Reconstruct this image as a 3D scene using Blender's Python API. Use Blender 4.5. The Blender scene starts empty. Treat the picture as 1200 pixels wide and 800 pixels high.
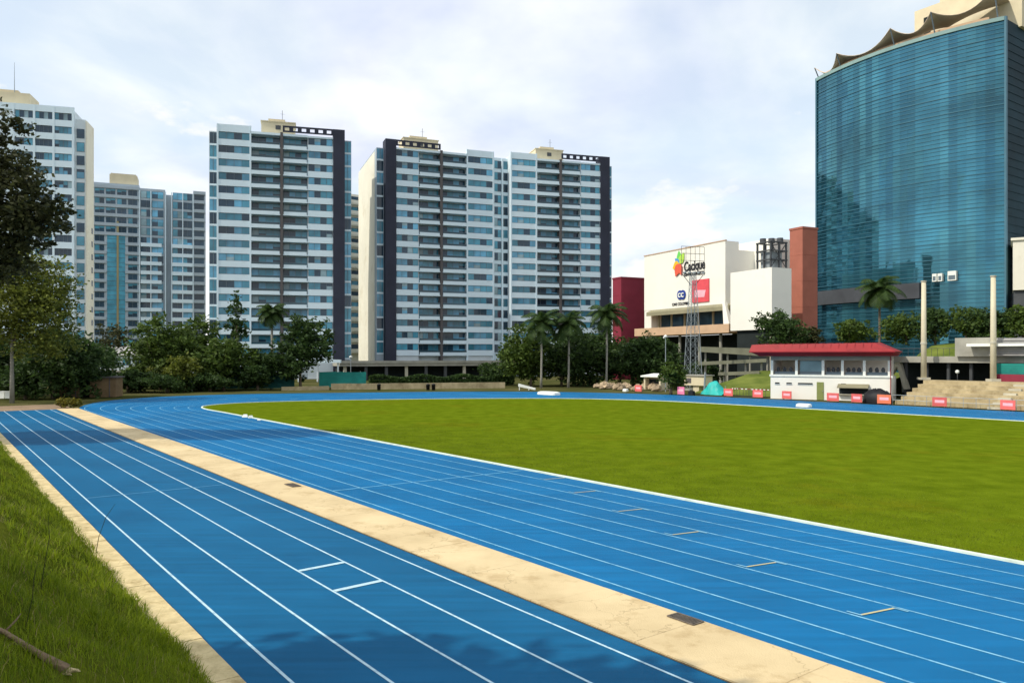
import bpy, math, random
import numpy as np
from mathutils import Vector, Matrix

random.seed(11)
rng = np.random.default_rng(7)
R = math.radians
scene = bpy.context.scene
COL = scene.collection

# ------------------------------------------------------------------ camera, sky, sun, exposure
H = 5.04                      # eye height over the track (the photographer stands on the grass bank)
F = 900.0                     # focal length in photo pixels (photo 1200 x 800)
HZ = 417.0                    # horizon row in the photo
SUN_EL, SUN_DIR = 44.0, (-0.93, -0.37)     # direction TO the sun on the ground plan

cam_d = bpy.data.cameras.new("camera")
cam = bpy.data.objects.new("camera", cam_d)
COL.objects.link(cam)
cam.location = (0, 0, H)
cam.rotation_euler = (R(90), 0, 0)
cam_d.sensor_width = 36
cam_d.lens = 36 * F / 1200
cam_d.shift_y = (HZ - 400) / 1200.0
cam_d.clip_start = 0.1
cam_d.clip_end = 8000
scene.camera = cam

world = bpy.data.worlds.new("World")
scene.world = world
world.use_nodes = True
nt = world.node_tree
nt.nodes.clear()
def N(t, typ, **kw):
    n = t.nodes.new(typ)
    for k, v in kw.items():
        setattr(n, k, v)
    return n
def L(t, a, b):
    t.links.new(a, b)
out = N(nt, 'ShaderNodeOutputWorld')
bg = N(nt, 'ShaderNodeBackground')
bg.inputs['Strength'].default_value = 0.1
sky = N(nt, 'ShaderNodeTexSky', sky_type='NISHITA', sun_disc=False)
sky.sun_elevation = R(SUN_EL)
sky.sun_rotation = math.atan2(SUN_DIR[0], SUN_DIR[1])
sky.air_density = 1.0
sky.dust_density = 1.2
tc = N(nt, 'ShaderNodeTexCoord')
sep = N(nt, 'ShaderNodeSeparateXYZ')
L(nt, tc.outputs['Generated'], sep.inputs[0])
def wm(op, a, b=None, clamp=False):
    m = N(nt, 'ShaderNodeMath', operation=op)
    m.use_clamp = clamp
    for i, v in enumerate((a, b)):
        if v is None: continue
        if isinstance(v, (int, float)): m.inputs[i].default_value = v
        else: L(nt, v, m.inputs[i])
    return m.outputs[0]
zc = wm('ADD', wm('MAXIMUM', sep.outputs['Z'], 0.0), 0.22)
cx = wm('DIVIDE', sep.outputs['X'], zc)
cy = wm('DIVIDE', sep.outputs['Y'], zc)
cmb = N(nt, 'ShaderNodeCombineXYZ')
L(nt, cx, cmb.inputs[0]); L(nt, cy, cmb.inputs[1])
n1 = N(nt, 'ShaderNodeTexNoise')
n1.inputs['Scale'].default_value = 1.05
n1.inputs['Detail'].default_value = 7
n1.inputs['Roughness'].default_value = 0.52
n1.inputs['Distortion'].default_value = 0.5
L(nt, cmb.outputs[0], n1.inputs['Vector'])
r1 = N(nt, 'ShaderNodeValToRGB')
r1.color_ramp.elements[0].position = 0.40
r1.color_ramp.elements[0].color = (0.25, 0.25, 0.25, 1)
r1.color_ramp.elements[1].position = 0.60
r1.color_ramp.elements[1].color = (1, 1, 1, 1)
L(nt, n1.outputs['Fac'], r1.inputs['Fac'])
# low cumulus heads near the horizon, seen only in a thin belt
mp = N(nt, 'ShaderNodeMapping')
mp.inputs['Scale'].default_value = (5.0, 5.0, 11.0)
L(nt, tc.outputs['Generated'], mp.inputs['Vector'])
n2 = N(nt, 'ShaderNodeTexNoise')
n2.inputs['Scale'].default_value = 1.5
n2.inputs['Detail'].default_value = 6
n2.inputs['Roughness'].default_value = 0.55
L(nt, mp.outputs[0], n2.inputs['Vector'])
belt = wm('MULTIPLY', wm('SUBTRACT', 0.30, sep.outputs['Z']), 1.1)
cum = wm('MULTIPLY', wm('SUBTRACT', wm('ADD', n2.outputs['Fac'], belt), 0.66), 9.0, True)
n3 = N(nt, 'ShaderNodeTexNoise')
n3.inputs['Scale'].default_value = 2.2
n3.inputs['Detail'].default_value = 5
L(nt, cmb.outputs[0], n3.inputs['Vector'])
cc = N(nt, 'ShaderNodeMix', data_type='RGBA')
cc.inputs['A'].default_value = (8.2, 8.7, 10.5, 1)
cc.inputs['B'].default_value = (11.3, 11.5, 11.2, 1)
L(nt, wm('MULTIPLY', wm('SUBTRACT', n3.outputs['Fac'], 0.38), 4.5, True), cc.inputs['Factor'])
mixa = N(nt, 'ShaderNodeMix', data_type='RGBA')
L(nt, r1.outputs['Color'], mixa.inputs['Factor'])
skyg = N(nt, 'ShaderNodeMix', data_type='RGBA', blend_type='ADD')
skyg.inputs['Factor'].default_value = 1.0
skyg.inputs['B'].default_value = (4.4, 5.0, 5.2, 1)
L(nt, sky.outputs['Color'], skyg.inputs['A'])
L(nt, skyg.outputs['Result'], mixa.inputs['A'])
L(nt, cc.outputs['Result'], mixa.inputs['B'])
mixb = N(nt, 'ShaderNodeMix', data_type='RGBA')
L(nt, cum, mixb.inputs['Factor'])
L(nt, mixa.outputs['Result'], mixb.inputs['A'])
mixb.inputs['B'].default_value = (10.9, 10.7, 10.4, 1)
L(nt, mixb.outputs['Result'], bg.inputs['Color'])
L(nt, bg.outputs[0], out.inputs[0])

sun_d = bpy.data.lights.new("sun", 'SUN')
sun_d.energy = 3.4
sun_d.angle = R(0.6)
sun_d.color = (1.0, 0.93, 0.80)
sun = bpy.data.objects.new("sun", sun_d)
COL.objects.link(sun)
_s = Vector((SUN_DIR[0], SUN_DIR[1], 0)).normalized() * math.cos(R(SUN_EL)) + Vector((0, 0, math.sin(R(SUN_EL))))
sun.rotation_euler = _s.to_track_quat('Z', 'Y').to_euler()
sun.location = (-60, -40, 80)

vs = scene.view_settings
vs.view_transform = 'Standard'
vs.look = 'None'
vs.gamma = 1
vs.exposure = 0.0
vs.use_curve_mapping = False

# ------------------------------------------------------------------ helpers
def GP(px, py):
    """where the sight line of a photo point meets flat ground: (X, Y)"""
    Z = F * H / (py - HZ)
    return ((px - 600) / F * Z, Z)
def hgt(py, Z):
    return H + (HZ - py) * Z / F
def xat(px, Z):
    return (px - 600) / F * Z
VPX = -88.0
D = Vector((VPX - 600, F)).normalized()          # direction of the straights
Nn = Vector((D.y, -D.x))                         # across them, to the right
def UV(u, v):
    return (D.x * u + Nn.x * v, D.y * u + Nn.y * v)
def toUV(p):
    return (p[0] * D.x + p[1] * D.y, p[0] * Nn.x + p[1] * Nn.y)
ANG = math.atan2(D.y, D.x)

def tag(o, label=None, cat=None, group=None, kind=None):
    if label: o['label'] = label
    if cat: o['category'] = cat
    if group: o['group'] = group
    if kind: o['kind'] = kind
    return o

class MB:
    def __init__(s):
        s.v = []; s.f = []; s.m = []
    def quad(s, a, b, c, d, m=0):
        i = len(s.v); s.v += [tuple(a), tuple(b), tuple(c), tuple(d)]
        s.f.append((i, i+1, i+2, i+3)); s.m.append(m)
    def tri(s, a, b, c, m=0):
        i = len(s.v); s.v += [tuple(a), tuple(b), tuple(c)]
        s.f.append((i, i+1, i+2)); s.m.append(m)
    def box(s, x0, x1, y0, y1, z0, z1, m=0):
        if x0 > x1: x0, x1 = x1, x0
        i = len(s.v)
        s.v += [(x0,y0,z0),(x1,y0,z0),(x1,y1,z0),(x0,y1,z0),(x0,y0,z1),(x1,y0,z1),(x1,y1,z1),(x0,y1,z1)]
        for f in ((0,3,2,1),(4,5,6,7),(0,1,5,4),(1,2,6,5),(2,3,7,6),(3,0,4,7)):
            s.f.append(tuple(i+k for k in f)); s.m.append(m)
    def hexa(s, b, t, m=0):
        """8 corners: bottom loop b (ccw), top loop t"""
        i = len(s.v); s.v += [tuple(p) for p in b] + [tuple(p) for p in t]
        n = len(b)
        s.f.append(tuple(i+k for k in reversed(range(n)))); s.m.append(m)
        s.f.append(tuple(i+n+k for k in range(n))); s.m.append(m)
        for k in range(n):
            s.f.append((i+k, i+(k+1)%n, i+n+(k+1)%n, i+n+k)); s.m.append(m)
    def prism(s, poly, z0, z1, m=0):
        s.hexa([(p[0],p[1],z0) for p in poly], [(p[0],p[1],z1) for p in poly], m)
    def tube(s, pts, radii, n=8, m=0, cap=True):
        rings = []
        P = [Vector(p) for p in pts]
        if not hasattr(radii, '__len__'): radii = [radii]*len(P)
        for k, p in enumerate(P):
            d = (P[min(k+1,len(P)-1)] - P[max(k-1,0)])
            if d.length < 1e-9: d = Vector((0,0,1))
            d.normalize()
            a = d.orthogonal().normalized() if abs(d.z) < .9 else Vector((1,0,0)).cross(d).normalized()
            b = d.cross(a).normalized()
            i = len(s.v)
            for q in range(n):
                t = 2*math.pi*q/n
                s.v.append(tuple(p + (a*math.cos(t) + b*math.sin(t))*radii[k]))
            rings.append(i)
        for k in range(len(rings)-1):
            for q in range(n):
                s.f.append((rings[k]+q, rings[k]+(q+1)%n, rings[k+1]+(q+1)%n, rings[k+1]+q)); s.m.append(m)
        if cap:
            s.f.append(tuple(rings[0]+q for q in reversed(range(n)))); s.m.append(m)
            s.f.append(tuple(rings[-1]+q for q in range(n))); s.m.append(m)
    def bar(s, a, b, w, m=0):
        s.tube([a, b], w*0.7, 4, m)
    def lathe(s, prof, n=16, c=(0,0), m=0):
        i0 = len(s.v)
        for (r, z) in prof:
            for q in range(n):
                t = 2*math.pi*q/n
                s.v.append((c[0]+r*math.cos(t), c[1]+r*math.sin(t), z))
        for k in range(len(prof)-1):
            for q in range(n):
                s.f.append((i0+k*n+q, i0+k*n+(q+1)%n, i0+(k+1)*n+(q+1)%n, i0+(k+1)*n+q)); s.m.append(m)
    def mesh(s, name, mats, smooth=False):
        me = bpy.data.meshes.new(name)
        me.from_pydata(s.v, [], s.f)
        for m in mats: me.materials.append(m)
        me.polygons.foreach_set('material_index', s.m)
        if smooth: me.polygons.foreach_set('use_smooth', [True]*len(s.f))
        me.update()
        return me
    def build(s, name, mats, parent=None, smooth=False, loc=None, rotz=0):
        if not isinstance(mats, (list, tuple)): mats = [mats]
        return link(name, s.mesh(name, mats, smooth), parent, loc, rotz)
def link(name, me, parent=None, loc=None, rotz=0):
    o = bpy.data.objects.new(name, me)
    COL.objects.link(o)
    if parent: o.parent = parent
    if loc: o.location = loc
    if rotz: o.rotation_euler = (0, 0, rotz)
    return o
def thing(name, loc, rotz=0, label=None, cat=None, group=None):
    o = bpy.data.objects.new(name, None)
    o.empty_display_size = 0.2
    COL.objects.link(o)
    o.location = loc; o.rotation_euler = (0, 0, rotz)
    return tag(o, label, cat, group)
def dup_tree(o, parent=None):
    c = o.copy(); COL.objects.link(c)
    if parent: c.parent = parent
    for ch in list(o.children): dup_tree(ch, c)
    return c
def np_mesh(name, verts, quads, mats, smooth=False):
    me = bpy.data.meshes.new(name)
    nv, nq = len(verts), len(quads)
    k = quads.shape[1]
    me.vertices.add(nv); me.vertices.foreach_set('co', verts.astype(np.float32).ravel())
    me.loops.add(nq*k); me.loops.foreach_set('vertex_index', quads.astype(np.int32).ravel())
    me.polygons.add(nq)
    me.polygons.foreach_set('loop_start', np.arange(0, nq*k, k, dtype=np.int32))
    me.polygons.foreach_set('loop_total', np.full(nq, k, dtype=np.int32))
    for m in mats: me.materials.append(m)
    me.update(calc_edges=True)
    return me

# ------------------------------------------------------------------ materials
def mat(name, col, rough=0.8, var=0.12, scale=1.0, bump=0.0, bscale=None, spec=0.3, metal=0.0, col2=None,
        detail=6, stretch=None, rnd=0.0):
    m = bpy.data.materials.new(name); m.use_nodes = True
    t = m.node_tree; b = t.nodes['Principled BSDF']
    b.inputs['Roughness'].default_value = rough
    b.inputs['Metallic'].default_value = metal
    b.inputs['Specular IOR Level'].default_value = spec
    co = N(t, 'ShaderNodeTexCoord')
    vec = co.outputs['Object']
    if stretch:
        mp = N(t, 'ShaderNodeMapping'); mp.inputs['Scale'].default_value = stretch
        L(t, vec, mp.inputs['Vector']); vec = mp.outputs[0]
    nz = N(t, 'ShaderNodeTexNoise'); nz.inputs['Scale'].default_value = scale
    nz.inputs['Detail'].default_value = detail; nz.inputs['Roughness'].default_value = 0.6
    L(t, vec, nz.inputs['Vector'])
    rp = N(t, 'ShaderNodeValToRGB')
    c2 = col2 or tuple(min(1, c*(1+var)) for c in col)
    c1 = tuple(c*(1-var) for c in col)
    rp.color_ramp.elements[0].position = 0.32; rp.color_ramp.elements[0].color = (*c1, 1)
    rp.color_ramp.elements[1].position = 0.68; rp.color_ramp.elements[1].color = (*c2, 1)
    L(t, nz.outputs['Fac'], rp.inputs['Fac'])
    cout = rp.outputs['Color']
    if rnd:
        oi = N(t, 'ShaderNodeObjectInfo')
        hs = N(t, 'ShaderNodeHueSaturation')
        mr = N(t, 'ShaderNodeMapRange'); mr.inputs['To Min'].default_value = 1-rnd; mr.inputs['To Max'].default_value = 1+rnd
        L(t, oi.outputs['Random'], mr.inputs['Value']); L(t, mr.outputs[0], hs.inputs['Value'])
        L(t, cout, hs.inputs['Color']); cout = hs.outputs['Color']
    L(t, cout, b.inputs['Base Color'])
    if bump:
        nb = N(t, 'ShaderNodeTexNoise'); nb.inputs['Scale'].default_value = bscale or scale*4
        nb.inputs['Detail'].default_value = 4
        L(t, vec, nb.inputs['Vector'])
        bp = N(t, 'ShaderNodeBump'); bp.inputs['Strength'].default_value = bump; bp.inputs['Distance'].default_value = 0.05
        L(t, nb.outputs['Fac'], bp.inputs['Height']); L(t, bp.outputs[0], b.inputs['Normal'])
    return m

def leaf_mat(name, dark, light, trans=0.35):
    m = bpy.data.materials.new(name); m.use_nodes = True
    t = m.node_tree; t.nodes.clear()
    o = N(t, 'ShaderNodeOutputMaterial')
    g = N(t, 'ShaderNodeNewGeometry')
    co = N(t, 'ShaderNodeTexCoord')
    nz = N(t, 'ShaderNodeTexNoise'); nz.inputs['Scale'].default_value = 0.55; nz.inputs['Detail'].default_value = 2
    L(t, co.outputs['Object'], nz.inputs['Vector'])
    ad = N(t, 'ShaderNodeMath', operation='ADD')
    L(t, g.outputs['Random Per Island'], ad.inputs[0]); L(t, nz.outputs['Fac'], ad.inputs[1])
    mr = N(t, 'ShaderNodeMapRange'); mr.inputs['From Min'].default_value = 0.35; mr.inputs['From Max'].default_value = 1.5
    L(t, ad.outputs[0], mr.inputs['Value'])
    mx = N(t, 'ShaderNodeMix', data_type='RGBA')
    mx.inputs['A'].default_value = (*dark, 1); mx.inputs['B'].default_value = (*light, 1)
    L(t, mr.outputs[0], mx.inputs['Factor'])
    df = N(t, 'ShaderNodeBsdfPrincipled'); df.inputs['Roughness'].default_value = 0.6
    df.inputs['Specular IOR Level'].default_value = 0.25
    tr = N(t, 'ShaderNodeBsdfTranslucent')
    L(t, mx.outputs['Result'], df.inputs['Base Color']); L(t, mx.outputs['Result'], tr.inputs['Color'])
    ms = N(t, 'ShaderNodeMixShader'); ms.inputs[0].default_value = trans
    L(t, df.outputs[0], ms.inputs[1]); L(t, tr.outputs[0], ms.inputs[2])
    L(t, ms.outputs[0], o.inputs[0])
    return m

def glass_mat(name, col, rough=0.06, spec=0.5, metal=0.0, var=0.25):
    return mat(name, col, rough=rough, var=var, scale=0.35, spec=spec, metal=metal, detail=2, rnd=0.3)

M = {}
def track_mat(name, col, col2, wear):
    m = mat(name, col, rough=0.62, scale=0.16, spec=0.07, col2=col2, bump=0.25, bscale=160, detail=8)
    t = m.node_tree; b = t.nodes['Principled BSDF']
    src = b.inputs['Base Color'].links[0].from_socket
    co = N(t, 'ShaderNodeTexCoord')
    mp = N(t, 'ShaderNodeMapping'); mp.inputs['Scale'].default_value = (0.35, 5.0, 1)
    L(t, co.outputs['Object'], mp.inputs['Vector'])
    nz = N(t, 'ShaderNodeTexNoise'); nz.inputs['Scale'].default_value = 0.9; nz.inputs['Detail'].default_value = 7
    L(t, mp.outputs[0], nz.inputs['Vector'])
    fine = N(t, 'ShaderNodeTexNoise'); fine.inputs['Scale'].default_value = 60; fine.inputs['Detail'].default_value = 3
    L(t, co.outputs['Object'], fine.inputs['Vector'])
    ad = N(t, 'ShaderNodeMath', operation='ADD'); L(t, nz.outputs['Fac'], ad.inputs[0]); L(t, fine.outputs['Fac'], ad.inputs[1])
    mr = N(t, 'ShaderNodeMapRange'); mr.inputs['From Min'].default_value = 0.6; mr.inputs['From Max'].default_value = 1.4
    mr.inputs['To Min'].default_value = 1 - wear; mr.inputs['To Max'].default_value = 1 + wear
    L(t, ad.outputs[0], mr.inputs['Value'])
    hs = N(t, 'ShaderNodeHueSaturation'); L(t, mr.outputs[0], hs.inputs['Value']); L(t, src, hs.inputs['Color'])
    L(t, hs.outputs[0], b.inputs['Base Color'])
    return m
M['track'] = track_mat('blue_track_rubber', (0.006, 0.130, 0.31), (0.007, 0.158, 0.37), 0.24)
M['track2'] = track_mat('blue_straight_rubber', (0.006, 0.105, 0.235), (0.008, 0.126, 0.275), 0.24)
M['line'] = mat('white_line_paint', (0.46, 0.64, 0.72), 0.6, 0.08, 8)
M['faintline'] = mat('worn_line_paint', (0.10, 0.34, 0.56), 0.6, 0.25, 3)
M['tanline'] = mat('tan_line_paint', (0.52, 0.46, 0.24), 0.6, 0.1, 6)
M['kerbwhite'] = mat('infield_kerb_white', (0.66, 0.74, 0.62), 0.7, 0.15, 2)
M['lanemain'] = mat('thin_lane_paint', (0.20, 0.46, 0.62), 0.6, 0.15, 2)
M['cream'] = mat('cream_concrete', (0.60, 0.46, 0.25), 0.85, 0.12, 0.35, bump=0.3, bscale=30, col2=(0.72, 0.57, 0.33), detail=9)
M['kerb'] = mat('kerb_concrete', (0.62, 0.49, 0.25), 0.9, 0.2, 2.2, bump=0.6, bscale=14, col2=(0.74, 0.60, 0.33), detail=9)
M['kerbedge'] = mat('kerb_edge_soil', (0.13, 0.10, 0.06), 0.95, 0.3, 3)
M['infield'] = mat('infield_turf', (0.109, 0.160, 0.006), 0.95, 0.25, 0.8, bump=0.9, bscale=9, spec=0.0, col2=(0.130, 0.178, 0.008), detail=15)
M['bank'] = mat('bank_soil_grass', (0.06, 0.09, 0.008), 0.95, 0.4, 1.2, bump=0.6, bscale=9, spec=0.0, col2=(0.12, 0.135, 0.016))
M['ground'] = mat('ground_dirt_grass', (0.055, 0.075, 0.018), 0.95, 0.3, 0.08, bump=0.3, bscale=4, spec=0.0, col2=(0.115, 0.105, 0.045))
M['path'] = mat('brown_dirt_path', (0.26, 0.18, 0.11), 0.95, 0.25, 0.5, bump=0.3, bscale=6)
M['slope'] = mat('slope_grass', (0.10, 0.15, 0.02), 0.95, 0.35, 0.35, bump=0.6, bscale=5, spec=0.1, col2=(0.17, 0.20, 0.04))
M['apron'] = mat('teal_apron', (0.10, 0.30, 0.33), 0.8, 0.15, 0.4)
M['white'] = mat('white_facade', (0.70, 0.83, 0.90), 0.75, 0.06, 0.15)
M['offwhite'] = mat('offwhite_wall', (0.66, 0.73, 0.76), 0.8, 0.07, 0.2)
M['creamwall'] = mat('cream_facade', (0.77, 0.74, 0.62), 0.8, 0.06, 0.15)
M['mall'] = mat('mall_white_wall', (0.83, 0.81, 0.73), 0.8, 0.05, 0.12)
M['charcoal'] = mat('charcoal_pier', (0.030, 0.034, 0.055), 0.7, 0.15, 0.3)
M['brownpier'] = mat('brown_mullion', (0.11, 0.10, 0.10), 0.8, 0.15, 0.5)
M['g_dark'] = glass_mat('glass_dark', (0.020, 0.055, 0.090))
M['g_teal'] = glass_mat('glass_teal', (0.065, 0.26, 0.36))
M['g_blue'] = glass_mat('glass_blue', (0.11, 0.34, 0.50))
M['g_pale'] = glass_mat('glass_curtained', (0.24, 0.36, 0.40))
M['g_rail'] = glass_mat('glass_railing', (0.03, 0.075, 0.10))
M['frame'] = mat('window_frame', (0.13, 0.17, 0.20), 0.5, 0.05, 1)
M['recess'] = mat('balcony_back_wall', (0.30, 0.34, 0.36), 0.8, 0.1, 0.5)
M['penth'] = mat('roof_house_cream', (0.66, 0.58, 0.40), 0.8, 0.08, 0.4)
M['roofgrey'] = mat('roof_grey', (0.35, 0.34, 0.33), 0.85, 0.15, 0.6)
M['greywall'] = mat('grey_tower_wall', (0.40, 0.47, 0.52), 0.8, 0.08, 0.2)
M['yellow'] = mat('yellow_column', (0.36, 0.30, 0.15), 0.7, 0.1, 0.5)
M['maroon'] = mat('maroon_wall', (0.23, 0.026, 0.048), 0.75, 0.1, 0.3)
M['brick'] = mat('brick_red_wall', (0.36, 0.125, 0.085), 0.8, 0.1, 0.4)
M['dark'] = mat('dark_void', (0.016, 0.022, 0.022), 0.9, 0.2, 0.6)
M['darkgrey'] = mat('dark_grey_metal', (0.07, 0.075, 0.08), 0.6, 0.15, 0.6)
M['conc'] = mat('grey_concrete', (0.34, 0.33, 0.28), 0.85, 0.18, 0.5, bump=0.2, bscale=6)
M['concpale'] = mat('pale_concrete', (0.50, 0.47, 0.37), 0.85, 0.15, 0.6, bump=0.2, bscale=6)
M['terrace'] = mat('terrace_concrete', (0.40, 0.32, 0.18), 0.9, 0.2, 0.7, bump=0.3, bscale=6, col2=(0.52, 0.43, 0.26))
M['ledge'] = mat('tan_ledge', (0.56, 0.38, 0.24), 0.8, 0.1, 0.4)
M['ramp'] = mat('ramp_concrete', (0.20, 0.20, 0.14), 0.9, 0.2, 0.5)
M['olive'] = mat('olive_awning', (0.27, 0.25, 0.16), 0.8, 0.12, 0.4)
M['red'] = mat('red_roof_paint', (0.31, 0.018, 0.022), 0.55, 0.1, 0.5)
M['redlow'] = mat('red_fascia_low', (0.24, 0.012, 0.02), 0.6, 0.1, 0.5)  # darker red of the lower fascia strip, roof seams and gutter
M['board'] = mat('board_salmon', (0.74, 0.14, 0.13), 0.6, 0.12, 2, rnd=0.15)
M['boardpink'] = mat('board_pink', (0.80, 0.22, 0.36), 0.6, 0.1, 2)
M['boardorange'] = mat('board_orange', (0.78, 0.20, 0.10), 0.6, 0.1, 2)
M['teal'] = mat('teal_mesh', (0.015, 0.22, 0.19), 0.7, 0.2, 0.5, col2=(0.02, 0.30, 0.25))
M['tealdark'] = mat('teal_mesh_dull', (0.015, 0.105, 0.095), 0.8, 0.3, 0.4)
M['tarp'] = mat('turquoise_tarp', (0.02, 0.42, 0.38), 0.5, 0.15, 1.5)
M['steel'] = mat('galvanised_steel', (0.30, 0.34, 0.36), 0.5, 0.15, 1, metal=0.3)
M['pole'] = mat('cream_pole', (0.62, 0.56, 0.40), 0.6, 0.08, 1)
M['bark'] = mat('bark', (0.15, 0.115, 0.08), 0.95, 0.3, 3, bump=0.6, bscale=12, stretch=(1, 1, 0.3))
M['palebark'] = mat('pale_palm_bark', (0.27, 0.26, 0.22), 0.9, 0.2, 2, bump=0.3, bscale=10)
M['shedwall'] = mat('shed_block_wall', (0.20, 0.135, 0.07), 0.9, 0.25, 0.8, bump=0.3, bscale=6)
M['black'] = mat('black_cover', (0.012, 0.012, 0.014), 0.6, 0.2, 2)
M['signtext'] = mat('sign_lettering_black', (0.025, 0.025, 0.03), 0.6, 0.1, 2)
M['signblue'] = mat('sign_blue', (0.02, 0.05, 0.28), 0.6, 0.1, 2)
M['signred'] = mat('sign_red', (0.72, 0.09, 0.11), 0.6, 0.1, 1)
M['signpink'] = mat('sign_pink_patch', (0.85, 0.45, 0.52), 0.6, 0.1, 1)
for nm, c in (('green', (0.16, 0.62, 0.12)), ('lime', (0.45, 0.70, 0.10)), ('amber', (0.85, 0.50, 0.03)), ('coral', (0.75, 0.12, 0.07)), ('sky', (0.10, 0.32, 0.62))):
    M['pet_'+nm] = mat('sign_petal_'+nm, c, 0.6, 0.05, 1)
M['doorgreen'] = mat('olive_door', (0.22, 0.25, 0.08), 0.7, 0.1, 2)
M['stone'] = mat('tan_boulder', (0.38, 0.29, 0.19), 0.95, 0.3, 1.5, bump=0.5, bscale=6, rnd=0.25)
M['grate'] = mat('rusty_grate', (0.14, 0.115, 0.09), 0.8, 0.3, 8)
M['white_soft'] = mat('white_vinyl', (0.80, 0.82, 0.76), 0.6, 0.06, 2)
M['sail'] = mat('tan_sail_cloth', (0.66, 0.54, 0.42), 0.8, 0.1, 0.3)
M['leaf_dark'] = leaf_mat('leaf_dark', (0.012, 0.030, 0.010), (0.070, 0.125, 0.028))
M['leaf_mid'] = leaf_mat('leaf_mid', (0.024, 0.052, 0.010), (0.115, 0.175, 0.028))
M['leaf_light'] = leaf_mat('leaf_light', (0.045, 0.066, 0.010), (0.19, 0.215, 0.030))
M['leaf_brown'] = leaf_mat('leaf_bronze', (0.018, 0.024, 0.010), (0.080, 0.085, 0.028))
M['leaf_palm'] = leaf_mat('leaf_palm', (0.014, 0.036, 0.010), (0.065, 0.115, 0.024))
M['leaf_yellow'] = leaf_mat('leaf_yellow', (0.07, 0.09, 0.01), (0.27, 0.22, 0.03))
M['blade'] = leaf_mat('grass_blade', (0.055, 0.108, 0.004), (0.29, 0.36, 0.014), 0.45)
M['dry'] = mat('dry_wood', (0.23, 0.16, 0.10), 0.95, 0.35, 6, bump=0.7, bscale=25)
M['drybroken'] = mat('broken_wood', (0.45, 0.36, 0.20), 0.95, 0.3, 10, bump=0.7, bscale=30)

def stain(m, scale, lo, dark, crack=True):
    t = m.node_tree; b = t.nodes['Principled BSDF']; src = b.inputs['Base Color'].links[0].from_socket
    co = N(t, 'ShaderNodeTexCoord')
    a = N(t, 'ShaderNodeTexNoise'); a.inputs['Scale'].default_value = scale; a.inputs['Detail'].default_value = 10; a.inputs['Roughness'].default_value = .7
    L(t, co.outputs['Object'], a.inputs['Vector'])
    mr = N(t, 'ShaderNodeMapRange'); mr.inputs['From Min'].default_value = lo; mr.inputs['From Max'].default_value = lo+.12
    L(t, a.outputs['Fac'], mr.inputs['Value'])
    mx = N(t, 'ShaderNodeMix', data_type='RGBA', blend_type='MULTIPLY'); mx.inputs['B'].default_value = (*dark, 1)
    L(t, mr.outputs[0], mx.inputs['Factor']); L(t, src, mx.inputs['A']); res = mx.outputs['Result']
    if crack:
        w = N(t, 'ShaderNodeTexNoise'); w.inputs['Scale'].default_value = 1.6; w.inputs['Detail'].default_value = 5
        L(t, co.outputs['Object'], w.inputs['Vector'])
        av = N(t, 'ShaderNodeVectorMath', operation='ADD'); L(t, co.outputs['Object'], av.inputs[0]); L(t, w.outputs['Color'], av.inputs[1])
        v = N(t, 'ShaderNodeTexVoronoi', feature='DISTANCE_TO_EDGE'); v.inputs['Scale'].default_value = .42
        L(t, av.outputs[0], v.inputs['Vector'])
        m2 = N(t, 'ShaderNodeMapRange'); m2.inputs['From Min'].default_value = 0.0; m2.inputs['From Max'].default_value = .006
        m2.inputs['To Min'].default_value = .45; m2.inputs['To Max'].default_value = 0
        L(t, v.outputs['Distance'], m2.inputs['Value'])
        m3 = N(t, 'ShaderNodeMix', data_type='RGBA', blend_type='MULTIPLY'); m3.inputs['B'].default_value = (.35, .3, .25, 1)
        L(t, m2.outputs[0], m3.inputs['Factor']); L(t, res, m3.inputs['A']); res = m3.outputs['Result']
    L(t, res, b.inputs['Base Color'])
stain(M['cream'], .9, .53, (.80, .76, .70)); stain(M['kerb'], 2.5, .52, (.70, .66, .58))
stain(M['line'], 5.0, .52, (.55, .66, .75), False); stain(M['lanemain'], 3.0, .50, (.45, .62, .75), False)
stain(M['track2'], .35, .56, (.82, .85, .88), False); stain(M['track'], .3, .56, (.84, .87, .9), False)
stain(M['terrace'], .8, .5, (.72, .70, .66), False); stain(M['mall'], .12, .6, (.93, .91, .87), False)
stain(M['offwhite'], .25, .55, (.86, .86, .84), False); stain(M['white'], .3, .58, (.90, .90, .89), False); stain(M['creamwall'], .2, .55, (.88, .85, .80), False)
stain(M['red'], .9, .54, (.75, .7, .7), False); stain(M['infield'], .12, .54, (1.12, .93, 1.0), False)

# ------------------------------------------------------------------ ground, track, infield
g = MB(); S = 2600
nn = 12
for i in range(nn):
    for j in range(nn):
        x0, x1 = -S + 2*S*i/nn, -S + 2*S*(i+1)/nn
        y0, y1 = -S + 2*S*j/nn, -S + 2*S*(j+1)/nn
        g.quad((x0,y0,-0.06),(x1,y0,-0.06),(x1,y1,-0.06),(x0,y1,-0.06))
tag(g.build('ground', M['ground']), kind='structure')

def catmull(P, step=1.0):
    P = [np.array(p, float) for p in P]
    P = [2*P[0]-P[1]] + P + [2*P[-1]-P[-2]]
    outp = []
    for i in range(1, len(P)-2):
        p0, p1, p2, p3 = P[i-1:i+3]
        n = max(2, int(np.linalg.norm(p2-p1)/step))
        for k in range(n):
            t = k/n
            outp.append(0.5*((2*p1)+(-p0+p2)*t+(2*p0-5*p1+4*p2-p3)*t*t+(-p0+3*p1-3*p2+p3)*t**3))
    outp.append(P[-2])
    return np.array(outp)
def resample(C, n):
    d = np.r_[0, np.cumsum(np.linalg.norm(np.diff(C, axis=0), axis=1))]
    s = np.linspace(0, d[-1], n)
    return np.c_[np.interp(s, d, C[:, 0]), np.interp(s, d, C[:, 1])]
V_IN, V_OUT = 21.15, 11.74
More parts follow.
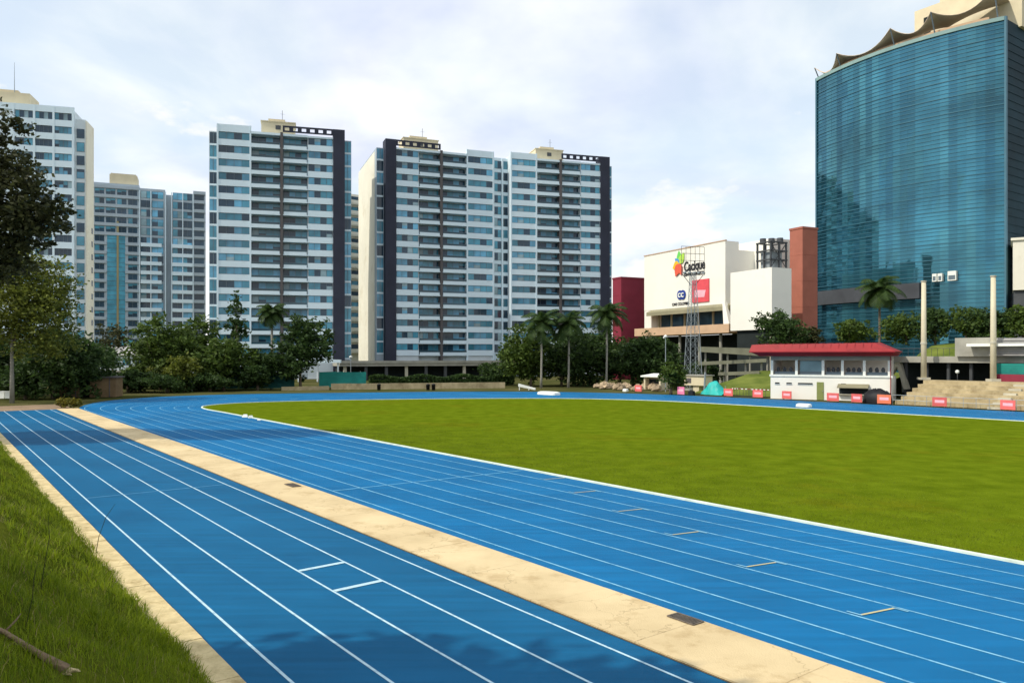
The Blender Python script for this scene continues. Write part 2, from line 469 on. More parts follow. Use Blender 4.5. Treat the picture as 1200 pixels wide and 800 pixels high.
# bends in (u, v): along / across the near straight
bend_in = [(70, V_IN), (76, V_IN), (80.2, 22.4), (82.6, 25.8), (82.9, 30), (81.5, 36.5), (77.6, 46.0), (72.6, 54.6), (67.0, 61.0), (58.5, 65.2), (49, 66.2), (38, 66.6), (24, 67.2), (-40, 67.6)]
bend_out = [(70, V_OUT), (83.5, V_OUT), (92.5, 14.3), (98.2, 18.0), (102.4, 25), (101.9, 35), (97.0, 47.3), (89.8, 61.5), (80, 71.6), (68.5, 76.6), (57, 78), (46, 78.3), (27, 78.6), (-40, 79)]
NB = 180
CI = resample(catmull(bend_in), NB)
CO = resample(catmull(bend_out), NB)
us = np.linspace(-40, 70, 34)[:-1]
RI = np.vstack([np.c_[us, np.full(len(us), V_IN)], CI])
RO = np.vstack([np.c_[us, np.full(len(us), V_OUT)], CO])
def rail(f):                       # a line across the lanes: f = 0 outer edge, 1 inner edge
    return RO*(1-f) + RI*f
def strip(mb, A, B, z, m=0):
    for k in range(len(A)-1):
        a, b, c, d = UV(*A[k]), UV(*B[k]), UV(*B[k+1]), UV(*A[k+1])
        mb.quad((*b, z), (*a, z), (*d, z), (*c, z), m) if False else mb.quad((*a, z), (*b, z), (*c, z), (*d, z), m)
def offs(A, w):
    """polyline shifted sideways by w (in u,v)"""
    t = np.gradient(A, axis=0); t /= np.linalg.norm(t, axis=1)[:, None]
    return A + np.c_[-t[:, 1], t[:, 0]]*w
trk = MB()
prev = rail(0)
for k in range(1, 9):
    cur = rail(k/8)
    strip(trk, cur, prev, 0.0)
    prev = cur
def place_uv(o):
    return o
tag(trk.build('running_track', M['track']), kind='structure')

ln = MB()
for k in range(0, 8):
    f = (0.36 + k*1.1306)/(V_IN-V_OUT)
    A = rail(f)
    strip(ln, offs(A, 0.028), offs(A, -0.028), 0.005)
# faint finish line across all lanes, staggers
def cross(mb, u0, v0, u1, v1, w, z=0.009, m=0):
    d = Vector((u1-u0, v1-v0)); n = Vector((-d.y, d.x)).normalized()*w/2
    P = [(u0+n.x, v0+n.y), (u0-n.x, v0-n.y), (u1-n.x, v1-n.y), (u1+n.x, v1+n.y)]
    P = [(*UV(*p), z) for p in P]
    mb.quad(*P, m)
for (a, b) in (((395, 574.5), (600, 552.5)),):
    ua = toUV(GP(*a))[0]
    ub = toUV(GP(*b))[0]
    cross(ln, ua, 12.1, ub, 20.9, 0.10, m=1)
tag(ln.build('track_lane_lines', [M['lanemain'], M['faintline']]), kind='structure')
mk = MB()
for (px, py) in ((1027, 717), (890, 662), (797, 626), (728, 599.5), (680, 577), (640, 562)):
    u, v = toUV(GP(px, py))
    k = math.floor((v-12.1)/1.1306); va = 12.1+k*1.1306+0.10; vb = va+0.93
    cross(mk, u+0.09, va+0.02, u-0.10, vb-0.02, 0.06, 0.013, 0)
    cross(mk, u+0.10-0.04, va, u+0.10+0.28, va, 0.05, 0.014, 1)
    cross(mk, u-0.10-0.28, vb, u-0.10+0.04, vb, 0.05, 0.014, 1)
# white dashes of the staggered start in the bend
for k in range(7):
    f = (k+0.8)/8
    A = rail(f); i = int(len(us) + 24 + k*1.2)
    p = A[i]; q = A[i+1]
    cross(mk, p[0], p[1]-0.1, p[0]+0.0, p[1]+0.75, 0.30, 0.013, 1)
tag(mk.build('hurdle_marks', [M['tanline'], M['lanemain']]), kind='structure')

inf = MB()
NI = len(RI)
cen = np.array([28.0, 44.0])
for k in range(NI-1):
    prevr = RI[k], RI[k+1]
    for s in (0.8, 0.55, 0.25, 0.0):
        pass
ring = [UV(*p) for p in RI]
i0 = len(inf.v)
inf.v = [(x, y, 0.012) for x, y in ring]
inf.f.append(tuple(range(len(ring)))); inf.m.append(0)
tag(inf.build('infield_grass', M['infield']), kind='structure')
kb = MB()
A, B = offs(RI, 0.07), offs(RI, -0.07)
for k in range(len(RI)-1):
    pa, pb, pc, pd = UV(*A[k]), UV(*B[k]), UV(*B[k+1]), UV(*A[k+1])
    kb.quad((*pa, .06), (*pb, .06), (*pc, .06), (*pd, .06))
    kb.quad((*pb, -.02), (*pa, -.02), (*pa, .06), (*pb, .06)) if k == 0 else None
    kb.quad((*pb, -.02), (*pc, -.02), (*pc, .06), (*pb, .06))
    kb.quad((*pa, -.02), (*pd, -.02), (*pd, .06), (*pa, .06))
tag(kb.build('infield_kerb', M['kerbwhite']), kind='structure')
# teal apron outside the far bend, then pale rim
ap = MB()
O2 = offs(RO, 1.6)
seg = slice(len(us)+8, len(RO))
strip(ap, RO[seg], O2[seg], -0.012)
tag(ap.build('track_apron', M['apron']), kind='structure')

U0, U1 = -40.0, 84.0
def rect(mb, u0, u1, v0, v1, z, m=0, nu=1):
    for i in range(nu):
        a = u0+(u1-u0)*i/nu; b = u0+(u1-u0)*(i+1)/nu
        mb.quad((*UV(a, v0), z), (*UV(a, v1), z), (*UV(b, v1), z), (*UV(b, v0), z), m)
def boxuv(mb, u0, u1, v0, v1, z0, z1, m=0):
    P = [UV(u0, v0), UV(u0, v1), UV(u1, v1), UV(u1, v0)]
    mb.prism(P, z0, z1, m)
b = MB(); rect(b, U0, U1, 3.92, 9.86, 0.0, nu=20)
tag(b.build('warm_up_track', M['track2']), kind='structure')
b = MB()
for v in (4.506, 5.73, 6.95, 8.16, 9.39):
    rect(b, U0, U1, v-0.027, v+0.027, 0.006)
for px, py, qx, qy in ((348, 668, 405, 659.5), (388, 692, 448, 681)):
    ua, va = toUV(GP(px, py)); ub, vb = toUV(GP(qx, qy))
    um = (ua+ub)/2
    cross(b, um-0.03, 6.98, um+0.03, 8.13, 0.15, 0.010)
tag(b.build('warm_up_lane_lines', M['line']), kind='structure')
b = MB()
ua = toUV(GP(108, 583))[0]; ub = toUV(GP(262, 571))[0]
cross(b, ua, 4.54, ua, 9.36, 0.06, 0.010)
tag(b.build('warm_up_cross_line', M['faintline']), kind='structure')
# cream strip between the two tracks: cast slabs with fine joints
b = MB(); 
u = U0
while u < U1:
    w = 2.6 if u < 40 else 6.0
    boxuv(b, u+0.005, min(u+w, U1)-0.005, 9.90, 11.70, -0.05, 0.035+random.uniform(-.003, .003)); u += w
tag(b.build('concrete_strip', M['cream']), kind='structure')
b = MB()
rect(b, U0, U1, 9.86, 9.90, 0.008); rect(b, U0, U1, 11.70, 11.74, 0.008)
tag(b.build('strip_joints', M['kerbedge']), kind='structure')
b = MB(); u = U0
while u < U1:
    w = 1.0 if u < 30 else 4.0
    j = random.uniform(-.01, .01)
    boxuv(b, u+0.006, min(u+w, U1)-0.006, 3.30+j, 3.87, -0.05, 0.10+random.uniform(-.006, .006)); u += w
tag(b.build('track_kerb', M['kerb']), kind='structure')
b = MB(); rect(b, U0, U1, 3.87, 3.92, 0.004)
tag(b.build('kerb_gap', M['kerbedge']), kind='structure')
b = MB(); rect(b, 84.0, 93, -14, 11.4, -0.02, nu=2)
tag(b.build('dirt_path', M['path']), kind='structure')

# ------------------------------------------------------------------ the grass bank the photographer stands on
SL = 0.74
def bank_h(u, v):
    fade = max(0.0, min(1.0, (62-u)/25.0))
    h = max(0.0, min(3.40-v, 3.8))*SL*fade
    n = 0.09*math.sin(u*1.7+v*2.1)+0.06*math.sin(u*3.1-v*4.0+1.3)+0.05*math.sin(u*.6+v)
    e = max(0.0, min(1.0, (3.40-v)/0.8))
    return 0.05 + h + n*e*fade
bk = MB()
gu = np.r_[np.linspace(-14, 20, 69), np.linspace(21, 66, 40)]
gv = np.r_[np.linspace(-12, -0.6, 12), np.linspace(-0.4, 3.40, 20)]
idx = {}
for i, u in enumerate(gu):
    for j, v in enumerate(gv):
        vv = v + (0.06*math.sin(u*2.3)+0.04*math.sin(u*5.9+1) if j == len(gv)-1 else 0)
        idx[i, j] = len(bk.v); bk.v.append((*UV(u, vv), bank_h(u, vv) if j < len(gv)-1 else 0.06))
for i in range(len(gu)-1):
    for j in range(len(gv)-1):
        bk.f.append((idx[i, j], idx[i, j+1], idx[i+1, j+1], idx[i+1, j])); bk.m.append(0)
tag(bk.build('grass_bank', M['bank'], smooth=True), kind='structure')

def bank_hit(px, py):
    d = Vector(((px-600)/F, 1, (HZ-py)/F)); t = 1.0
    while t < 60:
        p = Vector((0, 0, H)) + d*t
        if p.z <= bank_h(*toUV((p.x, p.y))): return p
        t += 0.02
    return p

def blades(n, usamp, vfun, lmin, lmax, w, seed, hf=None):
    r = np.random.default_rng(seed)
    u = usamp(r, n); v = vfun(r, n, u)
    z = np.full(n, 0.008) if hf else np.array([bank_h(a, c) for a, c in zip(u, v)]) - 0.02
    x = D.x*u + Nn.x*v; y = D.y*u + Nn.y*v
    ln_ = r.uniform(lmin, lmax, n)*(0.6+0.8*(0.5+0.5*np.sin(u*1.3+v*2.7)*np.sin(v*1.9-u*.8)))
    th = r.uniform(0, 2*np.pi, n); lean = r.uniform(0.1, 0.95, n)
    dx, dy = np.cos(th)*lean, np.sin(th)*lean
    th2 = r.uniform(0, 2*np.pi, n); wx, wy = np.cos(th2)*w, np.sin(th2)*w
    B0 = np.c_[x-wx, y-wy, z]; B1 = np.c_[x+wx, y+wy, z]
    hz = ln_*np.sqrt(1-np.clip(lean, 0, .95)**2*0.6)
    mx, my, mz = x+dx*ln_*.35, y+dy*ln_*.35, z+hz*.6
    M0 = np.c_[mx-wx*.7, my-wy*.7, mz]; M1 = np.c_[mx+wx*.7, my+wy*.7, mz]
    tx, ty, tz = x+dx*ln_*.95, y+dy*ln_*.95, z+hz*(1.0-0.25*lean)
    T0 = np.c_[tx-wx*.12, ty-wy*.12, tz]; T1 = np.c_[tx+wx*.12, ty+wy*.12, tz]
    V = np.stack([B0, B1, M1, M0, T1, T0], 1).reshape(-1, 3)
    k = np.arange(n)[:, None]*6
    Q = np.vstack([k+np.array([[0, 1, 2, 3]]), k+np.array([[3, 2, 4, 5]])])
    return V, Q
def edge_v(r, n, u):
    return 3.52 - np.abs(r.normal(0, 1, n))**1.0*0.95*r.uniform(0, 1, n)**.3
parts = []
parts.append(blades(46000, lambda r, n: 1.5+14*r.uniform(0, 1, n)**1.25, lambda r, n, u: r.uniform(-0.2, 3.38, n), .07, .20, .0042, 1))
parts.append(blades(9000, lambda r, n: 1.5+14*r.uniform(0, 1, n), lambda r, n, u: 3.46-np.abs(r.normal(0, .13, n)), .05, .15, .0042, 2))
parts.append(blades(26000, lambda r, n: 12+44*r.uniform(0, 1, n)**1.3, lambda r, n, u: 3.46-2.2*r.uniform(0, 1, n)**1.3, .08, .22, .009, 3))
parts.append(blades(1500, lambda r, n: 3+14*r.uniform(0, 1, n), lambda r, n, u: 3.2-2.9*r.uniform(0, 1, n), .22, .45, .0035, 4))
Vs, Qs, o_ = [], [], 0
for V_, Q_ in parts:
    Vs.append(V_); Qs.append(Q_+o_); o_ += len(V_)
go = link('grass', np_mesh('grass', np.vstack(Vs), np.vstack(Qs), [M['blade']]))
Vd, Qd = blades(2600, lambda r, n: 1.5+22*r.uniform(0, 1, n)**1.3, lambda r, n, u: 3.45-3.4*r.uniform(0, 1, n), .10, .26, .0045, 6)
gd = link('dry_grass', np_mesh('dry_grass', Vd, Qd, [leaf_mat('dry_blade', (0.13, 0.10, 0.03), (0.40, 0.33, 0.12), 0.3)]))
tag(gd, 'straw coloured dry blades scattered through the green bank grass', 'dry grass', kind='stuff')
rw = random.Random(12)
tag(go, 'uneven green grass growing on the foreground bank beside the kerb', 'grass', kind='stuff')

V_, Q_ = blades(90000, lambda r, n: -2+52*r.uniform(0, 1, n), lambda r, n, u: 21.2+np.abs(r.normal(0, 1, n))*5.0, .025, .06, .006, 5, True)
go = link('turf', np_mesh('turf', V_, Q_, [leaf_mat('turf_blade', (0.065, 0.105, 0.004), (0.22, 0.27, 0.010), 0.4)]))
tag(go, 'short mown turf blades along the near side of the infield', 'turf', kind='stuff')
# fallen branch with a broken end
p0, p1, p2, p3 = bank_hit(-40, 726), bank_hit(5, 748), bank_hit(45, 772), bank_hit(78, 790)
r_ = thing('fallen_branch', tuple(p2), 0, 'dry brown fallen branch lying in the bank grass at the lower left corner', 'branch')
def rel(p, o): return tuple(Vector(p)-Vector(o))
mb = MB()
up = Vector((0, 0, .06))
mb.tube([rel(p0+up, p2), rel(p1+up*1.2, p2), rel(p2+up, p2), rel(p3+up*.8, p2)], [.022, .026, .034, .062], 9)
mb.tube([rel(p1+up*1.2, p2), rel(p1+Vector((.05, .12, .16)), p2), rel(p1+Vector((.04, .22, .20)), p2)], [.014, .010, .004], 6)
mb.build('limb', M['dry'], r_, True)
mb = MB()
e = p3+up*.8
for k in range(6):
    a = random.uniform(0, 6.28); q = Vector((math.cos(a)*.035, math.sin(a)*.035, math.cos(a*2)*.02))
    mb.tube([rel(e+q, p2), rel(e+q+Vector((.09+.06*random.random(), -.03, -.02+.05*random.random())), p2)], [.032, .006], 5)
mb.build('broken_end', M['drybroken'], r_)
for lab, pts, wd in (
    ('dark bent grass stalk leaning over the cream kerb onto the blue track', ((112, 650), (116, 628), (124, 606), (135, 590)), .010),
    ('tall thin dark grass stalk rising from the bank grass, farther from the kerb', ((48, 690), (53, 655), (58, 630), (56, 600)), .007),
    ('short pale seed stalk standing in the bank grass above the fallen branch', ((30, 735), (38, 700), (40, 676), (46, 650)), .006)):
    base = bank_hit(*pts[0])
    Zb = base.y
    P = [Vector((xat(x, Zb), Zb, hgt(y, Zb))) for x, y in pts]
    mb = MB(); mb.tube([rel(p, base) for p in P], [wd, wd*.8, wd*.7, wd*.3], 5)
    o = mb.build('grass_stalk', M['leaf_brown'], None, loc=tuple(base))
    tag(o, lab, 'weed', 'tall stalks in the bank grass')

# drain covers on the cream strip
for (px, py, w, l, lab) in ((803, 727.5, .30, .62, 'larger brown drain grate set in the cream concrete strip near the foreground'),
                       (343, 569.5, .34, .8, 'small dark drain grate set in the cream concrete strip farther back')):
    u, v = toUV(GP(px, py))
    mb = MB()
    mb.box(-l/2, l/2, -w/2, w/2, 0, .006, 0)
    for s in (-1, 1):
        mb.box(-l/2, l/2, s*w/2-.015, s*w/2+.015, 0, .018, 1); mb.box(s*l/2-.015, s*l/2+.015, -w/2, w/2, 0, .017, 1)
    k = -l/2+.05
    while k < l/2-.03:
        mb.box(k, k+.02, -w/2, w/2, .004, .014, 1); k += .045
    o = mb.build('drain_grate', [M['dark'], M['grate']], None, loc=(*UV(u, v), 0.042), rotz=ANG)
    tag(o, lab, 'drain grate')

# ------------------------------------------------------------------ towers
def win_mesh(w, h, n, seed, weights=(4, 3, 1.2, 1.2)):
    """one window of n panes: local x 0..w, z 0..h, glass at y=0, frame proud by 5 cm"""
    r = random.Random(seed); m = MB()
    for k in range(n):
        a, b_ = w*k/n, w*(k+1)/n
        mi = r.choices((0, 1, 2, 3), weights)[0]
        if r.random() < 0.25:
            c = h*r.uniform(.4, .7)
            m.quad((a, 0, 0), (b_, 0, 0), (b_, 0, c), (a, 0, c), mi); m.quad((a, 0, c), (b_, 0, c), (b_, 0, h), (a, 0, h), r.choices((0, 1, 2, 3), weights)[0])
        else:
            m.quad((a, 0, 0), (b_, 0, 0), (b_, 0, h), (a, 0, h), mi)
    t = .035
    for k in range(n+1):
        a = w*k/n; a0, a1 = max(0, a-t), min(w, a+t)
        m.box(a0, a1, -.05, .01, 0, h, 4)
    m.box(t, w-t, -.045, .01, 0, t*1.6, 4); m.box(t, w-t, -.045, .01, h-t*1.6, h, 4)
    return m.mesh('window', [M['g_dark'], M['g_teal'], M['g_blue'], M['g_pale'], M['frame']])
def put_windows(root, variants, places):
    """places: (x, y, z, rotz)"""
    for i, (x, y, z, rz) in enumerate(places):
        link('window', random.choice(variants), root, (x, y, z), rz)

def slab_tower(label, px_l, Z_l, px_r, Z_r, z0, nf, fh, mirror, depth, left_bay=True, side_wall=None, pent=(0.33, 0.60), group=None):
    """residential tower: window bays, balcony bays either side of a brown pier, a charcoal pier at one end"""
    a = Vector((xat(px_l, Z_l), Z_l)); c = Vector((xat(px_r, Z_r), Z_r))
    W = (c-a).length; rot = math.atan2(c.y-a.y, c.x-a.x)
    root = thing('apartment_tower', (a.x, a.y, 0), rot, label, 'apartment tower', group)
    X = (lambda f: W*(1-f)) if mirror else (lambda f: W*f)
    def span(f0, f1): 
        s = sorted((X(f0), X(f1))); return s[0], s[1]
    F_ = [0, .25, .485, .502, .70, .905, 1.0]
    top = z0 + nf*fh
    # core
    m = MB()
    x0, x1 = span(0, .25); m.box(x0, x1, .22, depth, 0, top+.9)
    x0, x1 = span(.25, .70); m.box(x0, x1, 1.6, depth, 0, top+.55)
    x0, x1 = span(.70, .905); m.box(x0, x1, .22, depth, 0, top)
    m.build('wall', M['offwhite'], root)
    for f0, f1, cap in ((0, .25, 1.3), (.70, .905, .1)):  # spandrels of the two window bays
        x0, x1 = span(f0, f1); w = x1-x0
        m = MB(); m.box(0, w, -.06, .218, -.30, 1.02); me = m.mesh('spandrel', [M['white']])
        for k in range(nf):
            link('spandrel', me, root, (x0, 0, z0+k*fh))
        m = MB(); m.box(x0, x1, -.06, .218, top-.30, top+cap); m.build('parapet', M['white'], root)
    for f in (0.0, .25):
        m = MB(); xx = X(f); m.box(xx-.18, xx+.18, -.12, .30, 0, top+1.35); m.build('corner_pier', M['white'], root)
    # balconies
    bal = []
    for vi, (f0, f1) in enumerate(((.25, .485), (.502, .70))):
        x0, x1 = span(f0, f1); w = x1-x0
        m = MB(); m.box(.19 if f0 == .25 and not mirror else 0.02, w-(.19 if f0 == .25 and mirror else .02), -.15, 1.58, -.30, -.06, 0)
        m.box(.2, w-.2, -.15, -.03, -.06, .52, 0)
        m.box(.2, w-.2, -.11, -.07, .52, .95, 1)
        m.box(.2, w-.2, -.13, -.05, .95, 1.0, 2)
        me = m.mesh('balcony', [M['white'], M['g_rail'], M['frame']])
        for k in range(nf):
            link('balcony', me, root, (x0, 0, z0+k*fh), 0)
        vv = [win_mesh(w*.96, fh-.42, 4, 100*vi+s, (3.4, 3.6, 1.8, .7)) for s in range(5)]
        put_windows(root, vv, [(x0+w*.02, 1.55, z0+k*fh-.04, 0) for k in range(nf)])
        m = MB(); m.box(0, w, -.12, 1.58, 0, .5); m.build('roof_slab', M['white'], root, loc=(x0, 0, top-.3))
    # windows
    for f0, f1, sd in ((0, .25, 5), (.70, .905, 6)):
        x0, x1 = span(f0, f1); w = x1-x0
        vv = [win_mesh(w-.30, fh-1.37, 4, 31*sd+s, (2.2, 4, 2.4, .8)) for s in range(6)]
        put_windows(root, vv, [(x0+.15, .12, z0+k*fh+1.06, 0) for k in range(nf)])
    x0, x1 = span(.485, .502)
    m = MB(); m.box(x0-.05, x1+.05, -.3, 1.595, 0, top+.4); m.build('brown_pier', M['brownpier'], root)
    # charcoal frame: pier and pierced roof beam
    x0, x1 = span(.905, 1.0)
    m = MB(); m.box(x0, x1, -.35, 3.0, 0, top+1.9)
    b0, b1 = span(.502, .905); bw = b1-b0; n = 6
    zb0, zb1 = top+.52, top+1.89
    m.box(b0, b1, -.30, .0, zb1-.35, zb1); m.box(b0, b1, -.30, .0, zb0, zb0+.30)
    for k in range(n+1):
        c_ = b0 + bw*k/n
        m.box(max(b0, c_-.42), min(b1, c_+.42), -.295, -.005, zb0+.29, zb1-.34)
    m.build('charcoal_frame', M['charcoal'], root)
    # slim glazed bays at both ends, set back
    sides = [(W, W+1.55, False)] if not mirror else [(-1.7, 0, False)]
    if left_bay: sides.append((-1.9, -.19, True) if not mirror else (W+.19, W+1.9, True))
    for (s0, s1, white) in sides:
        m = MB(); m.box(s0, s1, 2.0, depth-2, 0, top+.2); m.build('end_bay', M['offwhite'] if white else M['greywall'], root)
        m = MB(); gr_ = random.Random(int(W*10)+white)
        for k in range(nf):
            za = z0+k*fh+.42
            m.quad((s0+.1, 1.97, za), (s1-.1, 1.97, za), (s1-.1, 1.97, za+fh-.45), (s0+.1, 1.97, za+fh-.45), gr_.choices((0, 1, 2), (3, 4, 2))[0])
            m.box(s0+.05, s1-.05, 1.90, 1.965, za-.42, za, 3)
        m.box((s0+s1)/2-.05, (s0+s1)/2+.05, 1.91, 1.965, z0, top, 4)
        m.build('glazed_strip', [M['g_dark'], M['g_teal'], M['g_blue'], M['white'], M['frame']], root)
    # roof house with lift motor room
    x0, x1 = span(*pent)
    m = MB(); m.box(x0, x1, 2.2, 7.5, top+.56, top+3.2); m.box(x0-.15, x1+.15, 2.05, 7.6, top+3.2, top+3.4)
    m.box(x0+.2*(x1-x0), x0+.7*(x1-x0), 3, 6.5, top+3.4, top+4.1)
    m.build('roof_house', M['penth'], root)
    m = MB(); xm = (x0+x1)/2
    m.box(xm-.6, xm+.5, 2.12, 2.19, top+1.6, top+2.5); m.build('vent', M['darkgrey'], root)
    m = MB(); m.tube([(xm+.8, 4, top+4.1), (xm+.8, 4, top+6.4)], .05, 5)
    m.bar((xm+.3, 4, top+5.6), (xm+1.3, 4, top+5.6), .03); m.build('antenna', M['darkgrey'], root)
    if side_wall is not None:                           # long cream flank, stepping back
        sx = -.02 if mirror else W+.02
        m = MB(); s = -1 if mirror else 1
        m.box(sx+s*1.72, sx+s*1.4, 4.2, depth, 0, top-.2, 0)
        m.build('flank_wall', M['creamwall'], root)
    return root, W, top

slab_tower('white and teal balconied tower standing alone with its charcoal pier at the right', 255, 163.5, 404, 170.5, 4.2, 17, 2.88, False, 16, group='white balconied apartment towers')
t2, W2, top2 = slab_tower('white balconied tower with cream flank and charcoal pier at its left edge', 451.5, 180, 578, 189.5, 5.4, 17, 2.86, True, 27, left_bay=False, side_wall=1, pent=(.50, .82), group='white balconied apartment towers')
t3, W3, top3 = slab_tower('white balconied tower beside the maroon wall with charcoal pier at its right edge', 599, 189.5, 714, 197, 5.4, 17, 2.86, False, 20, left_bay=False, pent=(.27, .55), group='white balconied apartment towers')
# recessed link with slim windows joining the pair, part of the left one
m = MB(); m.box(W2+.2, W2+4.6, 1.6, 9, 0, top2+.4)
for q in (.15, 2.5, 4.2):
    m.box(W2+.2+q, W2+.2+q+.4, 1.25, 1.6, 0, top2+.2)
m.build('link_wall', M['white'], t2)
for q, w in ((.6, 1.85),):
    vv = [win_mesh(w, 1.9, 2, 70+s, (3, 4, 2, 1)) for s in range(4)]
    put_windows(t2, vv, [(W2+.2+q, 1.55, 5.4+2.86*k+.6, 0) for k in range(17)])
m = MB()
for k in range(17):
    za = 5.4+2.86*k; m.quad((W2+3.15, 1.5, za+.5), (W2+4.35, 1.5, za+.5), (W2+4.35, 1.5, za+2.5), (W2+3.15, 1.5, za+2.5), k % 3 == 1)
    m.box(W2+3.1, W2+4.4, 1.44, 1.52, za-.38, za+.5, 2)
m.build('glazed_strip', [M['g_dark'], M['g_teal'], M['white']], t2)

# tower at the far left: paired windows, stair bay and cream side
aL, aR = Vector((xat(-70, 157.5), 157.5)), Vector((xat(87, 164), 164))
W0 = (aR-aL).length
t0 = thing('apartment_tower', (aL.x, aL.y, 0), math.atan2(aR.y-aL.y, aR.x-aL.x), 'tall white tower at the left edge behind the big dark tree', 'apartment tower', 'white balconied apartment towers')
fh, nf, z0 = 2.88, 18, 5.2; top = z0+nf*fh
m = MB(); m.box(0, W0, .2, 10, 0, top+.3); m.box(W0, W0+2.0, .9, 6.2, 0, top-1.2); m.build('wall', M['offwhite'], t0)
m = MB(); m.box(0, W0, -.05, .198, -.35, 1.0); me = m.mesh('spandrel', [M['white']])
for k in range(nf+1):
    link('spandrel', me, t0, (0, 0, z0+k*fh))
m = MB()
for x in (W0-.25, W0-3.95, W0-7.6, W0-11.5, W0-15.3, W0-19):
    m = MB(); m.box(-.2, .2, -.08, .15, 0, top+.99); m.build('corner_pier', M['white'], t0, loc=(x, 0, 0))
places1 = []
for c in range(3):
    xs = W0-3.75-3.7*c
    places1 += [(xs, .14, z0+k*fh+1.01, 0) for k in range(nf)]
put_windows(t0, [win_mesh(3.3, fh-1.37, 4, 40+s, (4, 3, 2, .6)) for s in range(6)], places1)
put_windows(t0, [win_mesh(1.5, 2.0, 1, 60+s, (3, 4, 1, .6)) for s in range(5)], [(W0+.25, .86, z0+k*fh+.5, 0) for k in range(nf-1)])
m = MB(); m.box(W0+2.0, W0+2.3, .7, 6.3, 0, top-1.5); m.build('side_wall', M['creamwall'], t0)
put_windows(t0, [win_mesh(1.0, 1.2, 1, 66, (5, 1, 1, 0))], [(W0+2.33, 4.2, z0+k*fh+.8, math.pi/2) for k in range(nf-8)])
m = MB(); m.box(W0-17, W0-9, 2, 8, top+.3, top+3.8); m.box(W0-15, W0-11.5, 3, 7, top+3.8, top+4.6); m.build('roof_house', M['penth'], t0)
m = MB(); m.tube([(W0-12.2, 3, top+3.8), (W0-12.2, 3, top+10.5)], [.09, .03], 6); m.build('antenna', M['steel'], t0)

# grey-blue tower between the far-left tower and the lone tower
aL, aR = Vector((xat(108, 235), 235)), Vector((xat(241, 247), 247))
W5 = (aR-aL).length
t5 = thing('apartment_tower', (aL.x, aL.y, 0), math.atan2(aR.y-aL.y, aR.x-aL.x), 'lower grey and blue tower with yellow column in the gap between two white towers', 'apartment tower')
fh, nf, z0 = 2.9, 18, 5; top = z0+nf*fh
m = MB(); m.box(0, W5*.40, .5, 14, 0, top+1.2); m.box(W5*.40, W5*.63, .8, 14, 0, top+.4); m.box(W5*.63, W5*.70, 2.0, 14, 0, top-.9); m.box(W5*.70, W5, .5, 14, 0, top-.3)
m.build('wall', M['greywall'], t5)
def band5(f0, f1, h):
    m = MB(); m.box(0, W5*(f1-f0), .1, .49, -.4, h); return f0, m.mesh('spandrel', [M['greywall']])
b_all, b_l, b_m, b_r = band5(0, .40, .55), band5(0, .12, .4), band5(.28, .40, .4), band5(.885, 1, .6)
for k in range(nf+1):
    for f0, me in ((b_all,) if k > nf-6 else (b_l, b_m)) + (b_r,):
        link('spandrel', me, t5, (W5*f0, 0, z0+k*fh))
me_ = MB(); w = W5*.185; me_.box(0, w, -.3, .5, -.5, .62)
bm_ = me_.mesh('balcony', [M['white']])
for k in range(nf-5):
    for f in (.415, .695):
        link('balcony', bm_, t5, (W5*f, 0.1, z0+k*fh), 0)
pl = []
for k in range(nf):
    if k > nf-6:
        cols = (.02, .115, .21, .305)
    else:
        cols = (.02, .305)
    pl += [(W5*f, .46, z0+k*fh+.6, 0) for f in cols] 
vv = [win_mesh(W5*.08, 1.75, 2, 500+s, (7, 2, 1, 0)) for s in range(4)]
put_windows(t5, vv, pl)
vb = [win_mesh(W5*.20, 2.2, 4, 520+s, (3, 3, 4, .5)) for s in range(4)]
put_windows(t5, vb, [(W5*.415, .76, z0+k*fh+.3, 0) for k in range(nf)])
vb = [win_mesh(W5*.175, 2.2, 4, 530+s, (3, 3, 4, .5)) for s in range(4)]
put_windows(t5, vb, [(W5*.70, .46, z0+k*fh+.35, 0) for k in range(nf)])
vb = [win_mesh(W5*.09, 1.8, 1, 540+s, (6, 2, 1, .3)) for s in range(3)]
put_windows(t5, vb, [(W5*.895, .46, z0+k*fh+.6, 0) for k in range(nf)])
m = MB(); m.quad((W5*.125, .45, z0), (W5*.28, .45, z0), (W5*.28, .45, z0+(nf-5)*fh), (W5*.125, .45, z0+(nf-5)*fh), 0)
for k in range((nf-5)*2):
    m.box(W5*.125, W5*.28, .38, .46, z0+k*fh/2, z0+k*fh/2+.07, 1)
m.build('curtain_wall', [M['g_teal'], M['frame']], t5)
m = MB(); m.box(W5*.207, W5*.224, .2, .44, 0, z0+(nf-3.6)*fh); m.build('yellow_column', M['yellow'], t5)
for f in (.405, .505, .635, .69, .79, .885):
    m = MB(); m.box(W5*f-.12, W5*f+.12, -.15, .5, 0, top-.4); m.build('mullion_pier', M['white'], t5)
m = MB(); m.box(W5*.14, W5*.38, 2, 9, top+1.2, top+4.4); m.box(W5*.15, W5*.37, 2, 9, top+4.4, top+4.7); m.build('roof_house', M['penth'], t5)

